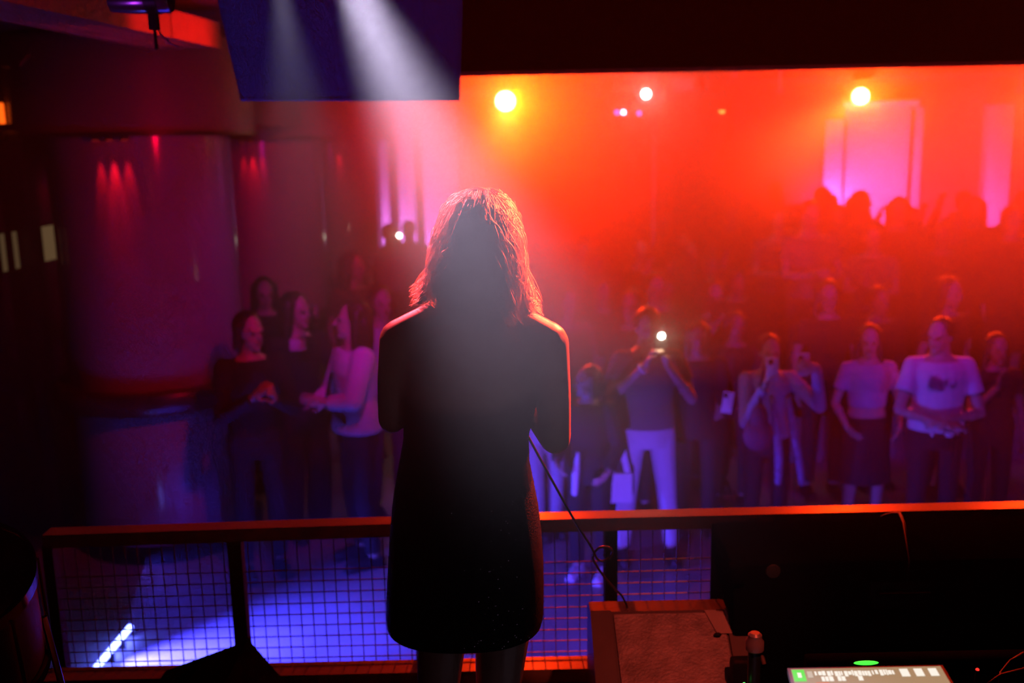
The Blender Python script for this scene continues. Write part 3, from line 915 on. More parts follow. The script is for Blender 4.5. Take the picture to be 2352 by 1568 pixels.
def tablet():
    tl, tr = P(1816, 1537, 1.72), P(2160, 1530, 1.72)
    bl, br = P(1838, 1620, 1.58), P(2208, 1612, 1.58)
    n = (tr - tl).cross(bl - tl).normalized()
    if n.z < 0:
        n = -n
    cen = (tl + tr + bl + br) / 4
    t = thing('tablet', 'lit tablet with pale track list on the mixing desk', 'tablet', (cen.x, cen.y, cen.z))
    def at(u, v, o=0.0):
        return tl.lerp(tr, u).lerp(bl.lerp(br, u), v) + n * o
    def quad(u0, v0, u1, v1, o0, o1, name, m, par):
        c = [(u0, v0), (u1, v0), (u1, v1), (u0, v1)]
        return MB().hexa([at(*p, o0) for p in c], [at(*p, o1) for p in c]).build(name, m, par)
    quad(-.02, -.04, 1.02, 1.04, -.010, 0, 'case', MT['plastic'], t)
    s = quad(0, 0, 1, 1, 0, .0006, 'display', emat('tablet_screen', (.60, .44, .24), .55), t)
    tx = emat('tablet_text', (1, .95, .82), .95)
    quad(.005, .03, .085, .36, .0006, .0010, 'icon', emat('tablet_green', (.05, .85, .05), .9), s)
    quad(.035, .12, .06, .26, .0010, .0013, 'icon_dot', tx, s)
    quad(.10, .08, .135, .26, .0006, .0010, 'round_icon', emat('tablet_dim', (.75, .66, .5), .7), s)
    random.seed(3)
    u = .150
    while u < .665:                       # blurred, unreadable line of letters
        wd = random.choice((.010, .013, .018, .022))
        quad(u, .07 + random.random() * .03, u + wd, .19 + random.random() * .06, .0006, .0010, 'letter', tx, s)
        u += wd + random.choice((.003, .004, .011))
    for u0, u1 in ((.185, .205), (.21, .23), (.235, .262), (.29, .312), (.316, .34), (.425, .455)):
        quad(u0, .24, u1, .37, .0006, .0010, 'letter', tx, s)
    for u0 in (.715, .81, .905):
        quad(u0, .06, u0 + .055, .28, .0006, .0010, 'button', tx, s)
    quad(.14, .40, .225, .50, .0006, .0010, 'orange_tag', emat('tablet_orange', (.9, .25, .08), .6), s)
    quad(.145, .52, .23, .66, .0006, .0010, 'blue_tag', emat('tablet_blue', (.30, .55, .75), .6), s)
    quad(.53, .62, .55, .70, .0006, .0010, 'letter', tx, s)
    for u in (.2, .8):
        p = at(u, .1, -.010)
        MB().tube([p, (p.x, p.y + .03, DZ)], 0.006, 8).build('stand_leg', MT['steel'], t)
tablet()

# ------------------------------------------------------------------ people
def hand(mb, w, d, n, side, s=1.0, curl=0.5, thumb=1, seg=8):
    """palm, four unequal bent fingers and a thumb from the side of the palm"""
    w, d, n = V(w), V(d).normalized(), V(n)
    n = (n - d * n.dot(d)).normalized()
    sd = d.cross(n).normalized()
    R = Matrix((sd, n, d)).transposed()
    mb.ell(w + d * .048 * s, (.040 * s, .016 * s, .055 * s), R, 12)
    mb.cap(w - d * .01, w + d * .03 * s, .024 * s, .026 * s, seg)
    L = (.066, .078, .073, .058)
    for i in range(4):
        k = (i - 1.5) * .021 * s * thumb
        p = w + d * (.088 - (.006 if i in (0, 3) else 0)) * s + sd * k
        a = 0.25 * curl
        dd = (d + sd * (i - 1.5) * .10 * thumb).normalized()
        for j, fr in enumerate((.45, .32, .26)):
            a += curl * (.5 if j == 0 else .75)
            q = p + (dd * math.cos(a) + n * math.sin(a)) * L[i] * fr * s
            mb.cap(p, q, (.0095 - .001 * j) * s, (.0088 - .001 * j) * s, seg)
            p = q
    p = w + d * .028 * s - sd * .030 * s * thumb
    q = p + (d * .7 - sd * .75 * thumb + n * .35).normalized() * .042 * s
    mb.cap(p, q, .014 * s, .011 * s, seg)
    r = q + (d * .95 - sd * .15 * thumb + n * (.3 + curl * .4)).normalized() * .034 * s
    mb.cap(q, r, .011 * s, .009 * s, seg)


SECF = [(.84, .150, .112), (.93, .166, .118), (1.02, .148, .102), (1.10, .126, .092), (1.20, .142, .102), (1.29, .156, .112), (1.36, .160, .098), (1.41, .120, .075), (1.455, .060, .056), (1.52, .050, .053)]
SECM = [(.84, .150, .115), (.93, .160, .120), (1.02, .155, .110), (1.10, .152, .105), (1.20, .165, .112), (1.29, .178, .118), (1.36, .182, .105), (1.42, .130, .080), (1.465, .066, .062), (1.53, .058, .060)]
POSE0 = dict(sl=(-.165, .0, 1.375), sr=(.165, .0, 1.375), el=(-.235, .03, 1.115), er=(.235, .03, 1.115), wl=(-.235, -.07, .875), wr=(.235, -.07, .875),
             hl=(-.09, 0, .90), hr=(.09, 0, .90), kl=(-.105, -.02, .49), kr=(.105, -.02, .49), al=(-.11, .03, .085), ar=(.11, .03, .085),
             dl=(0, -.1, -1), dr=(0, -.1, -1), nl=(1, 0, 0), nr=(-1, 0, 0), curl=.45)


def head_tf(turn, nod, off=(0, 0, 0)):
    R = Matrix.Rotation(math.radians(turn), 3, 'Z') @ Matrix.Rotation(math.radians(-nod), 3, 'X')
    c = V((0, -.012, 1.585)) + V(off)
    piv = c + V((0, .02, -.09))
    return lambda p: piv + R @ (V(p) - V((0, .02, -.09))), R


def human(name, loc, h, label, group=None, pose=None, top='tee', topm='black', bottom='trousers', botm='black', hairstyle='long', hairm='hair',
          skin='skin', shoem='shoe', turn=0, head=(0, 0), voxel=.014, sex='f', smooth=3):
    J = dict(POSE0)
    J.update(pose or {})
    J = {k: (V(v) if isinstance(v, tuple) else v) for k, v in J.items()}
    if sex == 'm':
        for k in ('sl', 'el', 'wl'):
            if not (pose and k in pose):
                J[k] = J[k] + V((-.012, 0, 0.005))
        for k in ('sr', 'er', 'wr'):
            if not (pose and k in pose):
                J[k] = J[k] + V((.012, 0, 0.005))
    SEC = SECM if sex == 'm' else SECF
    k = 1.12 if sex == 'm' else 1.0
    seg = 10
    b = MB()
    b.sect([((0, 0, z), rx, ry) for z, rx, ry in SEC], 20)
    b.limb([(0, .01, 1.43), (0, -.008, 1.56)], [.052 * k, .048 * k], seg)
    for s in 'lr':
        b.limb([V((0, 0.01, 1.395)), J['s' + s]], [.058, .046 * k], seg)
        b.limb([J['s' + s], J['e' + s], J['w' + s]], [.044 * k, .034 * k, .024 * k], seg)
        fm = J['e' + s].lerp(J['w' + s], .3)
        b.ell(fm, (.038 * k,) * 3, seg=seg)
        hand(b, J['w' + s], J['d' + s], J['n' + s], s, 1.0 * (1.08 if sex == 'm' else 1), J['curl'], 1 if s == 'l' else -1, 7)
        b.limb([J['h' + s], J['k' + s], J['a' + s]], [.082, .054, .038], seg)
        b.ell(J['k' + s].lerp(J['a' + s], .28) + V((0, .018, 0)), (.05, .052, .09), seg=seg)
        b.ell(J['h' + s].lerp(J['k' + s], .35), (.078, .082, .12), seg=seg)
        f = J['a' + s]
        b.limb([f + V((0, .02, -.03)), f + V((0, -.10, -.05)), f + V((0, -.155, -.058))], [.036, .034, .026], seg)
    T, R = head_tf(*head)
    b.ell(T((0, .004, .018)), (.073, .092, .100), R, 18)
    b.ell(T((0, -.030, -.045)), (.056, .060, .074), R, 16)
    b.ell(T((0, -.066, -.098)), (.024, .022, .020), R, 10)
    b.cap(T((0, -.088, .012)), T((0, -.112, -.030)), .008, .012, 8)
    for s in (-1, 1):
        b.ell(T((s * .073, .008, -.012)), (.010, .017, .030), R, 8)
        b.ell(T((s * .032, -.080, .018)), (.024, .010, .010), R, 8)
    body = link(name, blob(b, voxel, smooth), MT[skin])
    body.location = loc
    body.rotation_euler = (0, 0, math.radians(turn))
    body.scale = (h / 1.7,) * 3
    tag(body, label, 'person', group)

    def child(nm, me, m):
        o = link(nm, me, MT[m] if isinstance(m, str) else m)
        o.parent = body
        return o
    # face details
    for s in (-1, 1):
        child('eye', MB().ell(T((s * .031, -.088, .002)), (.013, .007, .008), R, 8).mesh('eye', True), 'eye')
    child('mouth', MB().ell(T((0, -.093, -.062)), (.022, .010, .009), R, 8).mesh('mouth', True), 'lip')
    # hair
    hb = MB()
    hb.ell(T((0, .030, .038)), (.090, .098, .098), R, 18)
    if hairstyle in ('long', 'curly'):
        e = .012 if hairstyle == 'curly' else 0
        for s in (-1, 1):
            hb.limb([T((s * .066, .012, .05)), T((s * .082, .020, -.08)), T((s * .088, .03, -.20)), T((s * .075, .03, -.27))], [.040 + e, .034 + e, .030 + e, .018], 9)
        hb.limb([T((0, .055, .03)), T((0, .085, -.10)), T((0, .095, -.24)), T((0, .09, -.30))], [.075 + e, .066 + e, .055 + e, .03], 10)
        for s in (-1, 1):
            hb.limb([T((s * .04, .06, .0)), T((s * .05, .085, -.22))], [.06, .045], 9)
    elif hairstyle == 'bob':
        for s in (-1, 1):
            hb.limb([T((s * .066, .012, .05)), T((s * .080, .015, -.08)), T((s * .07, .02, -.11))], [.038, .034, .02], 9)
        hb.limb([T((0, .055, .03)), T((0, .075, -.09))], [.075, .06], 10)
    elif hairstyle == 'bun':
        hb.ell(T((0, .09, .10)), (.045,) * 3, R, 10)
        hb.ell(T((0, .05, -.02)), (.075, .07, .075), R, 12)
    elif hairstyle == 'short':
        hb.ell(T((0, .045, -.01)), (.078, .07, .075), R, 12)
    child('hair', blob(hb, max(.010, voxel), 2), hairm)
    # top
    tb = MB()
    d = .014
    zlo = {'crop': 1.08, 'tank': .98, 'tee': .93, 'long': .93, 'jacket': .80, 'blouse': .90}[top]
    ex = {'tee': .016, 'blouse': .028, 'jacket': .026, 'long': .014, 'crop': .012, 'tank': .011}[top]
    secs = []
    zhi = 1.375 if top in ('tank',) else 1.415
    zz = [zlo] + [z for z, _, _ in SEC if zlo + .02 < z < zhi] + [zhi]
    def sec_at(z):
        for (z0, a0, c0), (z1, a1, c1) in zip(SEC, SEC[1:]):
            if z0 <= z <= z1:
                f = (z - z0) / (z1 - z0)
                return a0 + (a1 - a0) * f, c0 + (c1 - c0) * f
        return SEC[0][1], SEC[0][2]
    for z in zz:
        a, c = sec_at(z)
        fl = .012 if z < 1.05 and top in ('tee', 'blouse', 'jacket') else 0
        secs.append(((0, 0, z), a + ex + fl, c + ex + fl))
    tb.sect(secs, 20)
    for s in 'lr':
        S_, E_, W_ = J['s' + s], J['e' + s], J['w' + s]
        if top == 'tank':
            tb.limb([V((S_.x * .55, .0, 1.36)), V((S_.x * .5, .01, 1.43))], [.035, .03], 8)
            continue
        tb.limb([V((0, .01, 1.39)), S_], [.058, .046 * k + ex * .5], seg)
        if top in ('tee', 'crop'):
            q = S_.lerp(E_, .58)
            tb.cap(S_, S_.lerp(E_, .3), .047 * k + ex * .5, .047 * k + ex * .6, seg)
            tb.tube([S_, q], [.047 * k + ex * .5, .045 * k + ex], 14)
        else:
            tb.limb([S_, E_], [.050 * k + ex, .042 * k + ex * .8], seg)
            q = E_.lerp(W_, .93)
            tb.tube([E_, q], [.042 * k + ex * .8, .030 * k + ex * .6], 14)
    child({'jacket': 'jacket', 'blouse': 'blouse', 'tank': 'tank_top', 'long': 'sweater', 'tee': 'shirt', 'crop': 'shirt'}[top], blob(tb, voxel, 2), topm)
    # bottom
    bb = MB()
    if bottom in ('trousers', 'wide'):
        bb.sect([((0, 0, z), a + .008, c + .008) for z, a, c in ((.80, .150, .115), (.88, .164, .122), (.95, .166, .120), (1.0, .152, .108))], 20)
        wv = .025 if bottom == 'wide' else 0
        for s in 'lr':
            K_, A_ = J['k' + s], J['a' + s]
            bb.limb([J['h' + s], K_], [.095, .066 + wv], seg)
            q = K_.lerp(A_, .95)
            bb.ell(K_.lerp(A_, .28) + V((0, .016, 0)), (.060 + wv, .060 + wv, .09), seg=seg)
            bb.tube([K_, K_.lerp(A_, .5), q], [.066 + wv, .062 + wv, .052 + wv * 1.3], 14)
        child('trousers', blob(bb, voxel, 2), botm)
    else:
        zb = .48 if bottom == 'skirt' else .30
        bb.sect([((0, 0, zb), .215, .17), ((0, 0, .70), .195, .145), ((0, 0, .88), .178, .130), ((0, 0, 1.0), .158, .114)], 22)
        child('skirt', blob(bb, voxel, 2), botm)
    for s in 'lr':
        f = J['a' + s]
        sb = MB()
        sb.limb([f + V((0, .03, -.035)), f + V((0, -.09, -.046)), f + V((0, -.165, -.052))], [.045, .042, .033], 9)
        sb.box(f + V((0, -.065, -.075)), (.085, .27, .02))
        child('shoe', blob(sb, max(.009, voxel * .8), 2), shoem)
    return body


def stand_at(px, toppy, Y, floor=FZ):
    """where someone whose head tops out at that pixel stands, and how tall"""
    p = P(px, toppy, Y)
    return V((p.x, Y, floor)), (p.z - floor) * 1.7 / 1.72


def local(body, p):
    a = body.rotation_euler.z
    s = body.scale.x
    q = Matrix.Rotation(a, 3, 'Z') @ (V(p) * s)
    return V(body.location) + q


def phone(c, label, face=(0, -1, 0), upv=(0, 0, 1), m=None, flash=False, land=False, parent=None):
    f = V(face).normalized()
    u = (V(upv) - f * V(upv).dot(f)).normalized()
    r = u.cross(f)
    R = Matrix((r, -f, u)).transposed()
    dx, dz = (.15, .074) if land else (.074, .15)
    t = thing('phone', label, 'phone', c)
    MB().bbox(c, (dx, .009, dz), .004, R).build('body', m or MT['plastic'], t, auto=30)
    q = V(c) + R @ V((-dx * .28, -.006, dz * .32))
    MB().bbox(q, (.026, .004, .034), .0018, R).build('camera_bump', MT['plastic'], t, auto=30)
    if flash:
        q = V(c) + R @ V((dx * .05, -.008, dz * .36))
        MB().ell(q, (flash, flash * .6, flash), R, 12).build('flash', emat('phone_flash', (1, .93, .72), 45), t, smooth=True)
        lamp('phone_flash_light', 'POINT', q + f * .03, .8, (1, .8, .55), None, .01)
    return t


VX = .0085
# --- front row, from the phone holder in pale jeans outwards
loc, h = stand_at(1488, 703, 6.3)
g = human('person', loc, h, 'person in pale trousers and grey top filming with a lit phone flash', top='tee', topm='grey', botm='pale', bottom='trousers', hairstyle='short', hairm='hair2', sex='m',
          pose=dict(el=(-.25, -.13, 1.16), er=(.27, -.10, 1.13), wl=(-.035, -.27, 1.40), wr=(.085, -.27, 1.40), dl=(.35, -.15, .9), dr=(-.35, -.15, .9), nl=(.6, -.3, -.2), nr=(-.6, -.3, -.2), curl=.9,
                    kl=(-.13, -.02, .49), al=(-.16, .03, .085), kr=(.13, -.02, .49), ar=(.17, .03, .085)), voxel=VX, head=(0, -4))
c = local(g, (.035, -.325, 1.535))
phone(c, 'phone with blazing white flash held up by the person in pale trousers', flash=.019, land=False)
w0 = local(g, (-.035, -.27, 1.40)); e0 = local(g, (-.25, -.13, 1.16))
ax = (w0 - e0).normalized()
tag(MB().tube([w0 - ax * .055, w0 - ax * .035], .036, 18).build('wristband', MT['whitecloth'], None, auto=40), 'pale wristband on the arm of the person filming with the flash', 'wristband')
# white tote hanging by the leg
p = PZ(1421, 1155, FZ + .32) if False else P(1420, 1150, 6.12)
t = thing('tote_bag', 'white cloth tote bag with long straps beside the pale trousers', 'bag', (p.x, 6.12, p.z))
q0, q1 = P(1398, 1085, 6.12), P(1452, 1152, 6.12)
MB().bbox(((q0.x + q1.x) / 2, 6.12, (q0.z + q1.z) / 2), (q1.x - q0.x, .05, q0.z - q1.z), .012).build('bag', MT['whitecloth'], t, auto=30)
for dx in (.0, .10):
    s0 = V((q0.x + .02 + dx, 6.12, q0.z)); s1 = P(1404 + 60 * dx, 940, 6.1)
    MB().hexa([s0 + V((-.02, -.008, 0)), s0 + V((.02, -.008, 0)), s0 + V((.02, .008, 0)), s0 + V((-.02, .008, 0))],
              [s1 + V((-.022, -.008, 0)), s1 + V((.022, -.008, 0)), s1 + V((.022, .008, 0)), s1 + V((-.022, .008, 0))]).build('strap', MT['whitecloth'], t)

loc, h = stand_at(1352, 836, 6.05)
g = human('person', loc, h, 'short person in a long dark coat over a white shirt, looking aside', top='jacket', topm='black', botm='black', hairstyle='bob', hairm='hair2',
          pose=dict(el=(-.24, -.02, 1.10), wl=(-.20, -.18, .98), dl=(.4, -.5, -.4), er=(.24, .0, 1.1), wr=(.2, -.14, .93), dr=(-.3, -.5, -.4)), turn=-24, head=(-42, 4), shoem='shoew', voxel=VX)
for nm, pts, r in (('shirt_front', [(-.03, -.165, 1.06), (-.05, -.168, .90), (-.06, -.165, .74)], [.016, .032, .026]),):
    sb = MB()
    sb.limb(pts, r, 10)
    o = link(nm, blob(sb, .01, 2), MT['whitecloth'])
    o.parent = g
loc, h = stand_at(1242, 742, 6.75)
human('person', loc, h, 'person in pale jeans mostly hidden behind the singer', topm='navy', botm='pale', turn=20, hairstyle='long', voxel=.012,
      pose=dict(kl=(-.07, -.02, .49), al=(-.03, .03, .085)))

loc, h = stand_at(1768, 766, 6.4)
g = human('person', loc, h, 'person with pale sleeves holding up a white phone and a second phone', top='long', topm='lilac', botm='black', hairstyle='short', hairm='hair2',
          pose=dict(el=(-.21, -.20, 1.10), wl=(-.10, -.30, 1.40), dl=(.2, -.1, 1), nl=(.7, -.3, 0), er=(.36, -.10, 1.18), wr=(.275, -.27, 1.52), dr=(-1, -.05, .12), nr=(0, 1, 0), curl=.25), voxel=VX)
phone(local(g, (-.065, -.36, 1.53)), 'white phone held up in front of a face, right of the lit flash', m=MT['whitecloth'])
phone(local(g, (.185, -.246, 1.535)), 'phone gripped by outspread fingers, right of the raised white phone', m=MT['pale'])
# vest strips hanging open
for nm, pts in (('scarf_end', [(-.005, -.15, 1.25), (.03, -.17, 1.05), (.05, -.18, .80), (.055, -.17, .62)]), ('scarf_end', [(.12, -.13, 1.24), (.15, -.16, 1.05), (.20, -.16, .82), (.24, -.14, .60)])):
    sb = MB()
    sb.limb(pts, [.022, .032, .034, .028], 8)
    o = link(nm, blob(sb, .01, 2), mat('scarf_print', (.34, .24, .40), .8, var=.5, vscale=30))
    o.parent = g
q0 = P(1742, 985, 6.12)
t = thing('shoulder_bag', 'dull wine coloured soft bag hanging below the white phone', 'bag', (q0.x, 6.12, q0.z))
sb = MB(); sb.ell(q0 + V((0, 0, -.04)), (.105, .05, .11)); sb.ell(q0 + V((0, 0, .05)), (.06, .04, .12))
MB().tube([q0 + V((0, 0, .10)), q0 + V((.01, .02, .25)), q0 + V((.04, .06, .40))], .012, 8).build('strap', MT['wine'], t, auto=40)
me = blob(sb, .012, 3, q0)
o = link('bag', me, mat('bag_leather', (.20, .06, .10), .6)); o.parent = t; o.location = (0, 0, 0)

loc, h = stand_at(1690, 712, 7.3)
g = human('person', loc, h, 'person in black with both arms raised behind the filming pair', topm='black', botm='black', hairstyle='bob', hairm='hair2', skin='skin2', voxel=.011,
          pose=dict(el=(-.30, -.10, 1.42), wl=(-.22, -.20, 1.60), dl=(.4, -.1, .8), nl=(.6, -.4, 0), er=(.24, -.10, 1.12), wr=(.06, -.26, .98), dr=(-.6, -.4, 0), nr=(0, -.4, -1)))
c = P(1671, 924, 6.55)
t = phone(c, 'white cased phone held low in the dark crowd beside the wine bag', m=MT['whitecloth'], upv=(.15, 0, 1))
loc, h = stand_at(1604, 735, 6.75)
human('person', loc, h, 'person in black standing behind the low held white phone', topm='black', botm='black', top='long', hairstyle='long', voxel=.012, skin='skin2',
      pose=dict(er=(.24, -.08, 1.10), wr=(.13, -.12, .98), dr=(.1, -.3, .6), nr=(-.5, -.5, 0), wl=(-.2, -.1, .9)))

loc, h = stand_at(2000, 742, 6.6)
human('person', loc, h, 'person with long hair in a pale off shoulder top and black skirt', top='crop', topm='lilac', bottom='skirt', botm='black', hairstyle='long', voxel=.010, head=(-18, 0),
      pose=dict(el=(-.245, .0, 1.10), wl=(-.20, -.16, .96), er=(.25, .0, 1.1), wr=(.2, -.16, .95), dl=(.3, -.5, -.4), dr=(-.3, -.5, -.4)))
loc, h = stand_at(2165, 726, 6.3)
g = human('person', loc, h, 'person in a printed white T-shirt with folded arms, head turned aside', top='tee', topm='whitecloth', botm='black', hairstyle='short', sex='m', voxel=VX, head=(-38, 0), turn=-8,
          pose=dict(el=(-.27, -.08, 1.08), wl=(-.02, -.23, 1.02), dl=(1, .05, .0), nl=(0, .3, -1), er=(.27, -.06, 1.06), wr=(.03, -.20, 1.05), dr=(-1, -.05, -.1), nr=(0, .3, -1), curl=.5))
# abstract dark print on the shirt chest
pm = mat('shirt_print', (.26, .13, .22), .9, var=.5, vscale=60)
for (x, z, rx, rz) in ((-.055, 1.275, .050, .042), (-.075, 1.315, .022, .016), (-.025, 1.245, .030, .018), (.010, 1.285, .014, .026), (.055, 1.262, .018, .010), (.078, 1.285, .007, .016)):
    o = link('print', MB().ell((x, -.135, z), (rx, .006, rz), None, 10).mesh('print', True), pm)
    o.parent = g
for (x, y, z, r, l) in ((-.015, -.20, .945, (.012, .01, .022), 'small pale tag hanging at the belt of the folded armed person'), (.10, -.19, .94, (.03, .012, .02), 'small pale pouch at the belt of the folded armed person')):
    c = local(g, (x - .06, y, z))
    sb = MB(); sb.ell(c, r)
    tag(sb.build('belt_tag' if r[0] < .02 else 'belt_pouch', MT['whitecloth'], None, True), l, 'tag' if r[0] < .02 else 'pouch')
loc, h = stand_at(2292, 762, 6.55)
human('person', loc, h, 'person in dark clothes at the frame edge with one forearm raised', topm='black', botm='black', hairstyle='long', voxel=.012, skin='skin2',
      pose=dict(el=(-.22, -.10, 1.10), wl=(-.10, -.26, 1.34), dl=(.1, -.1, 1), nl=(.5, -.5, 0)))

# --- left group beside the columns
loc, h = stand_at(566, 712, 6.2)
g = human('person', loc, h, 'person in dark clothes against the nearest column with hands raised together', top='long', topm='black', botm='black', hairstyle='bob', voxel=VX, turn=28, head=(20, 0),
          pose=dict(el=(-.22, -.12, 1.10), wl=(-.06, -.30, 1.24), dl=(.3, -.5, .5), nl=(1, 0, 0), er=(.22, -.12, 1.10), wr=(.05, -.30, 1.22), dr=(-.1, -.6, .5), nr=(-1, 0, .2), curl=.5))
loc, h = stand_at(674, 668, 6.85)
human('person', loc, h, 'person with long dark hair in a black outfit with pale neckline, facing across', top='long', topm='black', bottom='wide', botm='black', hairstyle='curly', voxel=VX, turn=40, head=(22, 0),
      pose=dict(er=(.25, -.10, 1.12), wr=(.20, -.28, 1.30), dr=(0, -.3, .8), nr=(-.6, -.3, 0)))
loc2 = loc
o = P(684, 792, 6.70)
tag(MB().bbox(o, (.115, .02, .085), .009).build('collar', MT['whitecloth'], None, auto=40), 'pale square collar bib at the neck of the long haired person in black', 'collar')
c = P(722, 722, 6.36)
t = thing('glass', 'small drinking glass held up between the left group', 'glass', c)
gm = mat('clear_glass', (.9, .9, .9), .05, trans=1.0)
MB().lathe([(.026, -.06), (.034, .06)], c, 20).build('vessel', gm, t, auto=40)
MB().lathe([(.024, -.055), (.028, -.02)], c, 18).build('drink', mat('red_drink', (.7, .12, .05), .2), t, auto=40)
loc, h = stand_at(806, 688, 6.35)
g = human('person', loc, h, 'person in a loose white T-shirt with a dark strap across the back', top='blouse', topm='whitecloth', botm='black', hairstyle='long', voxel=VX, turn=-62, head=(-12, 8),
          pose=dict(el=(-.25, -.08, 1.10), wl=(-.20, -.20, 1.06), dl=(.2, -.7, .3), nl=(1, 0, 0), er=(.24, -.10, 1.14), wr=(.12, -.22, 1.12), dr=(-.2, -.9, .2), nr=(-1, 0, 0)))
sb = MB()
pts = []
for k in range(9):
    f = k / 8
    an = math.radians(200 - f * 150)
    pts.append((.205 * math.cos(an), -.165 * math.sin(an), 1.38 - .40 * f))
sb.tube(pts, .013, 8)
sb2 = link('bag_strap', sb.mesh('bag_strap', True), MT['black']); sb2.parent = g
loc, h = stand_at(808, 574, 8.7)
human('person', loc, h, 'tall person with long dark hair standing behind the white T-shirt, looking aside', topm='wine', botm='black', hairstyle='curly', voxel=.011, turn=45, head=(15, 0), skin='skin2')
loc, h = stand_at(872, 652, 7.3)
human('person', loc, h, 'person in a pale top half hidden beside the singer', topm='pale', botm='denim', hairstyle='bob', voxel=.011, turn=30, skin='skin')
loc, h = stand_at(604, 634, 7.95)
human('person', loc, h, 'dark haired person behind the left pair, close to the second column', topm='black', botm='black', hairstyle='long', voxel=.012, head=(20, 0))
loc, h = stand_at(893, 512, 12.4)
g1 = human('person', loc, h, 'distant person in violet light holding a lit phone before the pale boards', topm='lilac', botm='black', hairstyle='short', sex='m', voxel=.014,
           pose=dict(er=(.26, -.12, 1.2), wr=(.16, -.28, 1.42), dr=(0, -.2, .9), nr=(-.4, -.5, 0)))
loc, h = stand_at(938, 505, 12.9)
human('person', loc, h, 'distant person in dark clothes right of the lit phone', topm='black', botm='black', hairstyle='short', sex='m', voxel=.014)
c = P(917, 551, 12.1)
phone(c, 'phone glowing white far back between two distant people', flash=.024)

# --- people behind the front row
loc, h = stand_at(1508, 622, 7.75)
human('person', loc, h, 'tall person whose lit face shows above the filming flash', topm='black', botm='black', hairstyle='short', sex='m', voxel=.012)
loc, h = stand_at(1452, 660, 7.15)
human('person', loc, h, 'person with long hair between the singer and the filming flash, head tilted', topm='black', botm='black', hairstyle='long', voxel=.012, head=(-20, 8))
loc, h = stand_at(1640, 640, 7.7)
g = human('person', loc, h, 'person in dark clothes holding a small dark phone, above the raised arms', topm='navy', botm='black', hairstyle='bun', voxel=.012,
          pose=dict(el=(-.22, -.10, 1.14), wl=(-.08, -.28, 1.42), dl=(.2, -.1, 1), nl=(.5, -.5, 0)))
phone(local(g, (-.05, -.34, 1.53)), 'small dark phone raised in the middle of the crowd', flash=False)
loc, h = stand_at(1905, 640, 7.5)
human('person', loc, h, 'person in dark clothes whose face catches violet light right of centre', topm='black', botm='black', hairstyle='long', voxel=.012, head=(-15, 0))

# --- variants for the rest of the crowd: each is copied with its own children
H0 = V((0, 0, 0))
VAR = []
arms = [dict(), dict(el=(-.24, -.1, 1.16), wl=(-.14, -.26, 1.40), dl=(.1, -.1, 1), nl=(.5, -.5, 0)),
        dict(el=(-.22, -.12, 1.12), wl=(-.05, -.28, 1.14), dl=(.5, -.7, .3), er=(.22, -.12, 1.12), wr=(.05, -.28, 1.12), dr=(-.5, -.7, .3)),
        dict(el=(-.28, -.04, 1.50), wl=(-.20, -.10, 1.76), dl=(.1, -.1, 1), nl=(.3, -.8, 0)),
        dict(er=(.24, -.1, 1.14), wr=(.16, -.28, 1.28), dr=(0, -.4, .8), nr=(-.6, -.3, 0)), dict(wl=(-.16, -.16, .95), wr=(.16, -.16, .95), dl=(.4, -.5, -.5), dr=(-.4, -.5, -.5)),
        dict(el=(-.26, -.12, 1.20), wl=(-.06, -.30, 1.46), dl=(.2, -.2, .9), nl=(.6, -.4, 0), er=(.26, -.12, 1.20), wr=(.06, -.30, 1.46), dr=(-.2, -.2, .9), nr=(-.6, -.4, 0))]
specs = [('tee', 'black', 'f', 'long', 'skin', 'trousers'), ('long', 'navy', 'f', 'long', 'skin2', 'trousers'), ('tee', 'grey', 'm', 'short', 'skin', 'trousers'), ('long', 'black', 'm', 'short', 'skin2', 'trousers'),
         ('jacket', 'black', 'f', 'bob', 'skin', 'skirt'), ('tank', 'wine', 'f', 'bun', 'skin', 'trousers'), ('tee', 'navy', 'm', 'short', 'skin3', 'trousers')]
for i, (tp, tm, sx, hs, sk, bt) in enumerate(specs):
    VAR.append(human('person', H0, 1.7, 'x', topm=tm, top=tp, sex=sx, hairstyle=hs, skin=sk, bottom=bt, pose=arms[i], voxel=.017, hairm='hair' if i % 3 else 'hair2'))
used = set()
taken = [(o.location.x, o.location.y) for o in COL.objects if o.name.startswith('person') and o.location.length > 0.5]
taken.append((1.72, 11.6))
GR = {'front': 'dark crowd behind the front row', 'mid': 'crowd deep in the haze', 'rise': 'crowd on the raised floor'}
crowd = []
random.seed(21)
rows = [(7.55, 1300, 2360), (8.15, 1200, 1830), (8.65, 1180, 2360), (9.3, 1180, 2360), (10.0, 1180, 2360), (10.8, 1180, 2360), (11.7, 1180, 2000), (12.6, 1150, 1900)]
cnt = 0
for Y, x0, x1 in rows:
    px = x0 + random.random() * 40
    while px < x1:
        y = Y + random.uniform(-.13, .13)
        x = P(px, 600, y).x
        on = x > 2.45 and y > 8.35
        if all((x - a) ** 2 + (y - b) ** 2 > .46 ** 2 for a, b in taken) and not (2.2 < x <= 2.5 and y > 8.1):
            k = random.randrange(len(VAR))
            src = VAR[k]
            if k in used:
                o = copy_tree(src)
            else:
                o = src
                used.add(k)
            hh = random.uniform(1.60, 1.84)
            o.location = (x, y, RZ if on else FZ)
            o.scale = (hh / 1.7,) * 3
            o.rotation_euler = (0, 0, math.radians(random.uniform(-25, 25)))
            key = 'rise' if on else ('front' if Y < 8 else 'mid')
            o['group'] = GR[key]
            crowd.append((key, Y, x, k, o))
            taken.append((x, y))
            cnt += 1
        px += .56 / Y * F * random.uniform(.9, 1.15)
ORD = ['first', 'second', 'third', 'fourth', 'fifth', 'sixth', 'seventh', 'eighth', 'ninth', 'tenth', 'eleventh', 'twelfth', 'thirteenth']
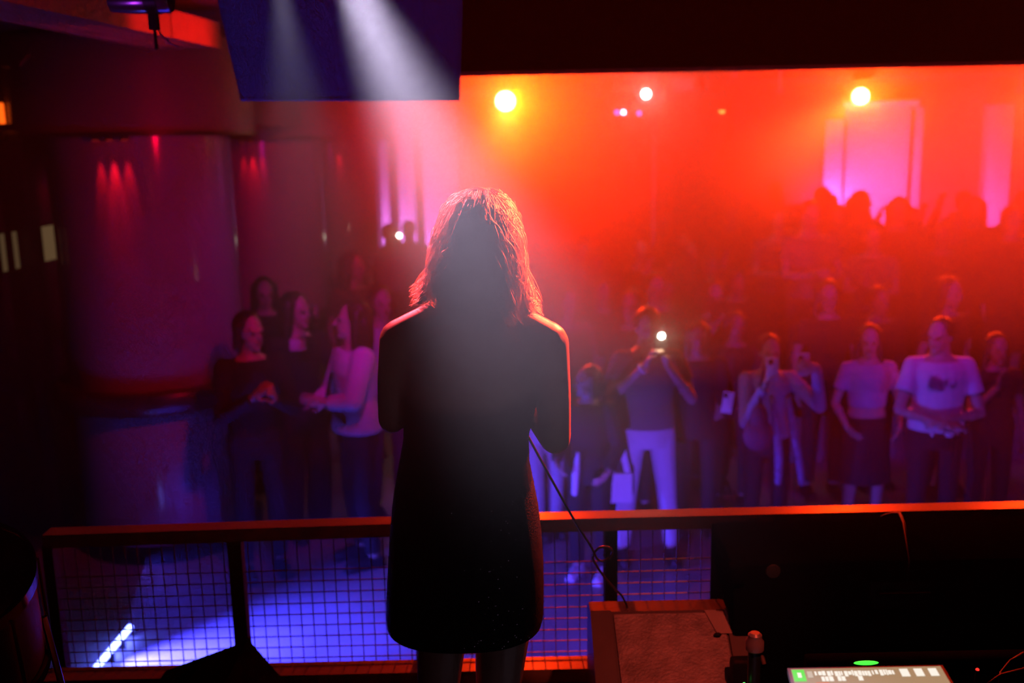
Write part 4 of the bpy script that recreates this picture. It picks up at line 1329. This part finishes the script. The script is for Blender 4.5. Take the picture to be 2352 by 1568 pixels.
LOOK = ['long haired person in black', 'long haired person in navy', 'short haired person in grey', 'short haired person in black', 'person in black jacket', 'tied haired person in wine', 'short haired person in navy']
PLACE = {'front': 'in hazy crowd, {r} row behind the front', 'mid': 'in hazy crowd, {r} floor row back', 'rise': 'on raised floor, {r} row'}
for key in GR:
    ys = sorted({c[1] for c in crowd if c[0] == key})
    for r, yy in enumerate(ys):
        for q, c in enumerate(sorted([c for c in crowd if c[0] == key and c[1] == yy], key=lambda c: c[2])):
            c[4]['label'] = LOOK[c[3]] + ', ' + ORD[q] + ' from left ' + PLACE[key].format(r=ORD[r])
for i, v in enumerate(VAR):
    if i not in used:
        for ch in list(v.children):
            bpy.data.objects.remove(ch)
        bpy.data.objects.remove(v)

# ------------------------------------------------------------------ the singer
Y0 = 2.28
def S(px, py, dy=0.0):
    return P(px, py, Y0 + dy)
def hw(px0, px1, py, dy=0.0):
    return (S(px1, py, dy) - S(px0, py, dy)).length / 2
b = MB()
tors = [(1400, 900, 1240, .125), (1300, 900, 1240, .135), (1220, 905, 1235, .135), (1140, 915, 1222, .122), (1070, 928, 1210, .106), (1000, 936, 1206, .096), (930, 936, 1222, .100),
        (870, 930, 1240, .106), (810, 925, 1250, .100), (765, 930, 1245, .080), (730, 985, 1200, .060), (700, 1035, 1155, .052), (640, 1050, 1142, .052)]
b.sect([(S((l + r) / 2, y), hw(l, r, y), ry) for y, l, r, ry in tors], 28)
# shoulders and arms, forearms lifted in front
SL, SR = S(921, 782), S(1253, 790)
b.limb([S(1060, 715), SL], [.055, .052], 14)
b.limb([S(1115, 715), SR], [.055, .055], 14)
EL, ER = S(901, 962, .01), S(1275, 1006, .01)
b.limb([SL, S(903, 880), EL], [.052, .038, .034], 14)
b.limb([SR, S(1270, 905), ER], [.056, .043, .038], 14)
WL, WR = S(1035, 800, .30), S(1150, 812, .31)
b.limb([EL, EL.lerp(WL, .35), WL], [.034, .037, .024], 14)
b.limb([ER, ER.lerp(WR, .35), WR], [.038, .039, .025], 14)
mic0, mic1 = S(1100, 655, .20), S(1096, 800, .335)
hand(b, WL, (S(1075, 735, .31) - WL), V((1, .25, 0)), 'l', .95, .85, 1, 8)
hand(b, WR, (S(1118, 745, .33) - WR), V((-1, .25, 0)), 'r', .95, .85, -1, 8)
# shoulder blades
b.ell(S(1022, 830, -.070), (.050, .030, .080)); b.ell(S(1158, 835, -.070), (.050, .030, .080))
# legs
for pts, rs in (([S(1020, 1330), S(1016, 1450), S(1007, 1568)], [.085, .063, .054]), ([S(1140, 1330), S(1154, 1450), S(1145, 1568)], [.088, .069, .058])):
    k = pts[-1]
    kn = V((k.x + (.0), k.y + .012, .41)); ca = V((k.x, k.y - .02, .28)); an = V((k.x, k.y - .01, .095))
    b.limb(pts + [kn, ca, an], rs + [.052, .052, .032], 14)
    b.limb([an + V((0, -.02, -.03)), an + V((0, .06, -.05)), an + V((0, .13, -.075))], [.03, .032, .022], 10)
# head, looking to the crowd
hc = S(1100, 548)
b.ell(hc + V((0, 0, .018)), (.073, .092, .100), None, 20)
b.ell(hc + V((0, .030, -.045)), (.056, .060, .074), None, 16)
b.ell(hc + V((0, .066, -.098)), (.022, .02, .02))
b.cap(hc + V((0, .088, .012)), hc + V((0, .112, -.03)), .008, .012, 8)
b.cap(hc + V((0, 0, -.08)), S(1092, 690), .05, .05, 14)
for s in (-1, 1):
    b.ell(hc + V((s * .074, -.008, -.012)), (.010, .017, .03))
body = link('person', blob(b, .0055, 5, (S(1088, 1000).x, Y0, 0)), mat('singer_skin', (.42, .27, .21), .42, var=.05))
body.location = (S(1088, 1000).x, Y0, 0)
tag(body, 'singer seen from behind in a short black sequin dress, standing on stage', 'person')
for s in (-1, 1):
    MB().ell(hc + V((s * .031, .088, .002)), (.013, .007, .008), None, 8).build('eye', MT['eye'], body, True)
MB().ell(hc + V((0, .093, -.062)), (.022, .010, .009), None, 8).build('mouth', MT['lip'], body, True)
# dress: open loft, folded thickness at the hem
dp = [(900, 925, 1240, .112), (930, 928, 1232, .108), (1000, 928, 1214, .104), (1060, 917, 1216, .112), (1110, 908, 1226, .122), (1160, 902, 1236, .134), (1220, 897, 1243, .146), (1290, 893, 1248, .150), (1350, 890, 1249, .146), (1405, 889, 1248, .142), (1422, 891, 1244, .140)]
NR = 56
def dress_ring(y, l, r, ry, gr=0.0):
    c = S((l + r) / 2, y)
    rx = hw(l, r, y)
    out = []
    for k in range(NR):
        a = 2 * math.pi * k / NR
        ex = 0.82
        cx, sx = math.cos(a), math.sin(a)
        cx = math.copysign(abs(cx) ** ex, cx); sx = math.copysign(abs(sx) ** ex, sx)
        out.append(c + V(((rx + gr) * cx, (ry + gr) * sx, 0)))
    return out
rings = [dress_ring(*q) for q in dp]
# hem dips at the centre back
for k in range(NR):
    a = 2 * math.pi * k / NR
    rings[-1][k].z -= .016 * max(0, -math.sin(a)) - .006 * math.cos(a) * 0
    rings[0][k].z += .0 if math.sin(a) > 0 else -.03 * abs(math.sin(a))
inner = [[p + (V((rings[i][0].x + rings[i][NR // 2].x, 2 * Y0, 2 * p.z)) / 2 - p) * .05 for p in rings[i]] for i in range(len(rings))]
dm = MB().ring_loft(rings + inner[::-1] + [rings[0]], caps=False)
dress = dm.build('dress', mat('sequin_cloth', (.006, .005, .005), .5, bump=.5, bscale=260, spec=.12), body, True)
random.seed(5)
sq = MB()
for _ in range(5200):
    i = random.randrange(len(rings) - 1); k = random.randrange(NR)
    f, g_ = random.random(), random.random()
    k2 = (k + 1) % NR
    p = rings[i][k].lerp(rings[i][k2], g_).lerp(rings[i + 1][k].lerp(rings[i + 1][k2], g_), f)
    cxy = V((body.location.x, Y0, p.z))
    n = (p - cxy).normalized()
    n = (n + V((random.uniform(-.5, .5), random.uniform(-.5, .5), random.uniform(-.5, .5)))).normalized()
    u_ = n.orthogonal().normalized() * .0016
    v_ = n.cross(u_)
    p = p + (p - cxy).normalized() * .0012
    sq.add([p - u_, p - v_, p + u_, p + v_], [(0, 1, 2, 3)])
o = sq.build('sequins', mat('sequin_foil', (.16, .12, .14), .18, metal=1.0), dress)
o['kind'] = 'stuff'
# hair: a soft mass plus loose strands
hp_ = [(432, 1088, 1116, .02, .0), (444, 1060, 1140, .06, -.005), (465, 1040, 1158, .09, -.008), (500, 1026, 1174, .112, -.012), (545, 1013, 1186, .120, -.018), (590, 1002, 1190, .116, -.024), (630, 996, 1192, .100, -.034), (665, 996, 1190, .078, -.05), (695, 1012, 1186, .058, -.064), (718, 1050, 1180, .042, -.074), (745, 1130, 1176, .022, -.082)]
hb = MB().sect([(S((l + r) / 2, y, dy) - V((0, 0, .006 if y < 470 else 0)), max(hw(l, r, y, dy) - .009, .008), max(ry - .010, .010)) for y, l, r, ry, dy in hp_], 28)
hb.limb([S(1025, 560, -.02), S(1000, 630, -.02), S(978, 680, -.02), S(962, 698, -.015)], [.030, .024, .015, .006], 10)
hb.limb([S(1168, 540, -.01), S(1180, 620, -.02), S(1190, 690, -.02), S(1218, 716, -.02)], [.030, .024, .016, .006], 10)
hm_ = mat('singer_hair', (.075, .040, .024), .38, var=.3, vscale=50, bump=.6, bscale=110, translucent=.35)
hair = link('hair', blob(hb, .006, 3, body.location), hm_)
hair.parent = body
strands = []
def hair_pt(t, a, gr):
    t = min(max(t, 0), .999) * (len(hp_) - 1)
    i = int(t); f = t - i
    q0, q1 = hp_[i], hp_[i + 1]
    y, l, r, ry, dy = [q0[j] + (q1[j] - q0[j]) * f for j in range(5)]
    c = S((l + r) / 2, y, dy)
    return c + V(((hw(l, r, y, dy) + gr) * math.cos(a), (ry + gr) * math.sin(a), 0))
random.seed(11)
for i in range(2000):
    a = random.uniform(0, 2 * math.pi)
    t0_ = random.uniform(0.02, .5)
    t1_ = min(1.0, t0_ + random.uniform(.25, .75)) if math.cos(a) > -.2 else min(.93, t0_ + random.uniform(.25, .7))
    g0 = random.uniform(-.011, .004)
    fly = random.random() < .16
    g1 = g0 + (random.uniform(.008, .030) if fly else random.uniform(0, .008))
    ph = random.uniform(0, 6.28); am = random.uniform(.0, .004) * (2.5 if fly else 1)
    pts = []
    for k in range(9):
        f = k / 8
        p = hair_pt(t0_ + (t1_ - t0_) * f, a + .12 * math.sin(ph + f * 3), g0 + (g1 - g0) * f ** 2)
        pts.append(p + V((am * math.sin(ph + f * 9), am * math.cos(ph + f * 7), am * math.sin(ph * 2 + f * 8))))
    strands.append((pts, .0011 * .55))
for i in range(700):                  # fine loose hairs standing off the outline
    a = random.choice((0, math.pi)) + random.gauss(0, .45)
    t0_ = random.uniform(.0, .55)
    t1_ = min(.95, t0_ + random.uniform(.15, .5))
    g0, g1 = random.uniform(0, .006), random.uniform(.006, .024)
    ph = random.uniform(0, 6.28)
    pts = []
    for k in range(9):
        f = k / 8
        p = hair_pt(t0_ + (t1_ - t0_) * f, a + .2 * math.sin(ph + f * 4), g0 + (g1 - g0) * math.sin(f * 2.4))
        pts.append(p + V((.003 * math.sin(ph + f * 9), .004 * math.cos(ph + f * 7), .003 * math.sin(ph * 2 + f * 8))))
    strands.append((pts, .0010 * .55))
# loose ends fanning over both shoulders
for i in range(420):
    left = random.random() < .42
    if left:
        p0 = S(random.uniform(985, 1005), random.uniform(600, 660), random.uniform(-.06, .05))
        e = S(random.uniform(938, 975), random.uniform(655, 705), random.uniform(-.06, .06))
    else:
        p0 = S(random.uniform(1188, 1206), random.uniform(590, 680), random.uniform(-.06, .05))
        e = S(random.uniform(1206, 1250), random.uniform(690, 726), random.uniform(-.06, .06))
    cp = p0.lerp(e, .5) + V((random.uniform(-.02, .02), random.uniform(-.02, .02), random.uniform(-.03, .01)))
    pts = [p0.lerp(cp, f / 8).lerp(cp.lerp(e, f / 8), f / 8) for f in range(9)]
    strands.append((pts, .0011 * .55))
hm2 = bpy.data.materials.new('singer_hair_strand')
hm2.use_nodes = True
nt = hm2.node_tree
nt.nodes.remove(nt.nodes['Principled BSDF'])
hn = nt.nodes.new('ShaderNodeBsdfHairPrincipled')
hn.parametrization = 'COLOR'
hn.inputs['Color'].default_value = (.20, .085, .042, 1)
hn.inputs['Roughness'].default_value = .35
hn.inputs['Radial Roughness'].default_value = .4
nt.links.new(hn.outputs[0], nt.nodes['Material Output'].inputs['Surface'])
hc_ = bpy.data.hair_curves.new('hair_strands')
hc_.add_curves([9] * len(strands))
po = []
ra = []
bo = V(body.location)
for pts, r in strands:
    for k, p in enumerate(pts):
        q = p - bo
        po += [q.x, q.y, q.z]
        ra.append(r * (1 if k < 6 else (1 - .28 * (k - 5))))
hc_.position_data.foreach_set('vector', po)
at_ = hc_.attributes.get('radius') or hc_.attributes.new('radius', 'FLOAT', 'POINT')
at_.data.foreach_set('value', ra)
hc_.materials.append(hm2)
o = bpy.data.objects.new('hair_strands', hc_)
COL.objects.link(o)
o.parent = hair
o['kind'] = 'stuff'
# pumps
for kx in (S(1007, 1568).x, S(1145, 1568).x):
    sb = MB()
    sb.limb([(kx, Y0 - .045, .062), (kx, Y0 + .05, .042), (kx, Y0 + .135, .020)], [.038, .038, .026], 12)
    sb.cap((kx, Y0 - .06, .05), (kx, Y0 - .065, .012), .018, .010)
    sb.box((kx, Y0 + .075, .008), (.07, .16, .014))
    o = link('shoe', blob(sb, .006, 2, body.location), MT['shoe'])
    o.parent = body
# microphone and its cable
t = thing('microphone', 'handheld microphone held before the face of the singer', 'microphone', mic1)
dmi = (mic0 - mic1).normalized()
MB().tube([mic1, mic0 - dmi * .05], [.012, .017], 18).build('handle', MT['plastic'], t, auto=40)
MB().ell(mic0 - dmi * .025, (.026,) * 3, seg=18).build('grille', MT['chrome'], t, smooth=True)
cb = [mic1, mic1 + V((0.0, .0, -.10)), S(1150, 900, .25), S(1190, 960, .22), S(1212, 1000, .18), S(1240, 1052, .2), S(1272, 1110, .24), S(1305, 1170, .28), S(1335, 1220, .32), S(1358, 1256, .36), S(1372, 1283, .38)]
lp = [S(1386, 1288, .38), S(1400, 1280, .36), S(1406, 1266, .34), S(1395, 1256, .33), S(1378, 1257, .335), S(1366, 1268, .35), S(1362, 1282, .37)]
ce = [S(1370, 1298, .39), S(1388, 1325, .42), S(1410, 1350, .46), S(1432, 1374, .52)]
def smooth_path(pts, n=6):
    out = []
    for i in range(len(pts) - 1):
        p0, p1, p2, p3 = pts[max(i - 1, 0)], pts[i], pts[i + 1], pts[min(i + 2, len(pts) - 1)]
        for k in range(n):
            t_ = k / n
            out.append(.5 * ((2 * p1) + (p2 - p0) * t_ + (2 * p0 - 5 * p1 + 4 * p2 - p3) * t_ ** 2 + (3 * p1 - p0 - 3 * p2 + p3) * t_ ** 3))
    out.append(pts[-1])
    return out
end = ce[-1]
tail = [end + V((.03, .05, -.10)), end + V((.05, .07, -.25)), V((end.x + .06, end.y + .08, .008)), V((end.x + .25, end.y + .08, .006))]
tag(MB().tube(smooth_path(cb + lp + ce + tail), .0034, 8).build('microphone_cable', mat('cable_rubber', (.05, .03, .028), .3), None, True), 'thin microphone cable slanting down with one loop in it', 'cable')

# ------------------------------------------------------------------ haze
def haze(name, lo, hi, dens, g, fade=None):
    m = bpy.data.materials.new(name)
    m.use_nodes = True
    nt = m.node_tree
    nt.nodes.remove(nt.nodes['Principled BSDF'])
    s = nt.nodes.new('ShaderNodeVolumeScatter')
    s.inputs['Density'].default_value = dens
    s.inputs['Anisotropy'].default_value = g
    s.inputs['Color'].default_value = (1, 1, 1, 1)
    nt.links.new(s.outputs[0], nt.nodes['Material Output'].inputs['Volume'])
    if fade:                      # smoke thins out towards the stage floor
        ge = nt.nodes.new('ShaderNodeNewGeometry')
        sx = nt.nodes.new('ShaderNodeSeparateXYZ')
        mr = nt.nodes.new('ShaderNodeMapRange')
        mr.interpolation_type = 'SMOOTHSTEP'
        mr.inputs['From Min'].default_value, mr.inputs['From Max'].default_value = fade
        mr.inputs['To Max'].default_value = dens
        nt.links.new(ge.outputs['Position'], sx.inputs[0])
        nt.links.new(sx.outputs['Z'], mr.inputs['Value'])
        nt.links.new(mr.outputs[0], s.inputs['Density'])
    c = (V(lo) + V(hi)) / 2
    o = MB().box(c, V(hi) - V(lo)).build(name, m)
    o['kind'] = 'stuff'
    o['label'] = 'thin stage smoke filling the room'
    return o
ZS = 0.5    # the smoke hangs thick above the heads and stays thin near the floor
haze('haze', (XL + .01, 5.02, ZS), (XR - .01, YB - .01, HC - .003), HALL_HAZE, 0.65)
haze('haze', (XL + .01, 4.2, FZ + .005), (XR - .01, YB - .01, ZS - .002), LOW_HAZE, 0.75)
haze('haze', (-2.2, 0.9, 0.8), (2.6, 2.02, 3.2), STAGE_HAZE, 0.3, (1.10, 1.75))
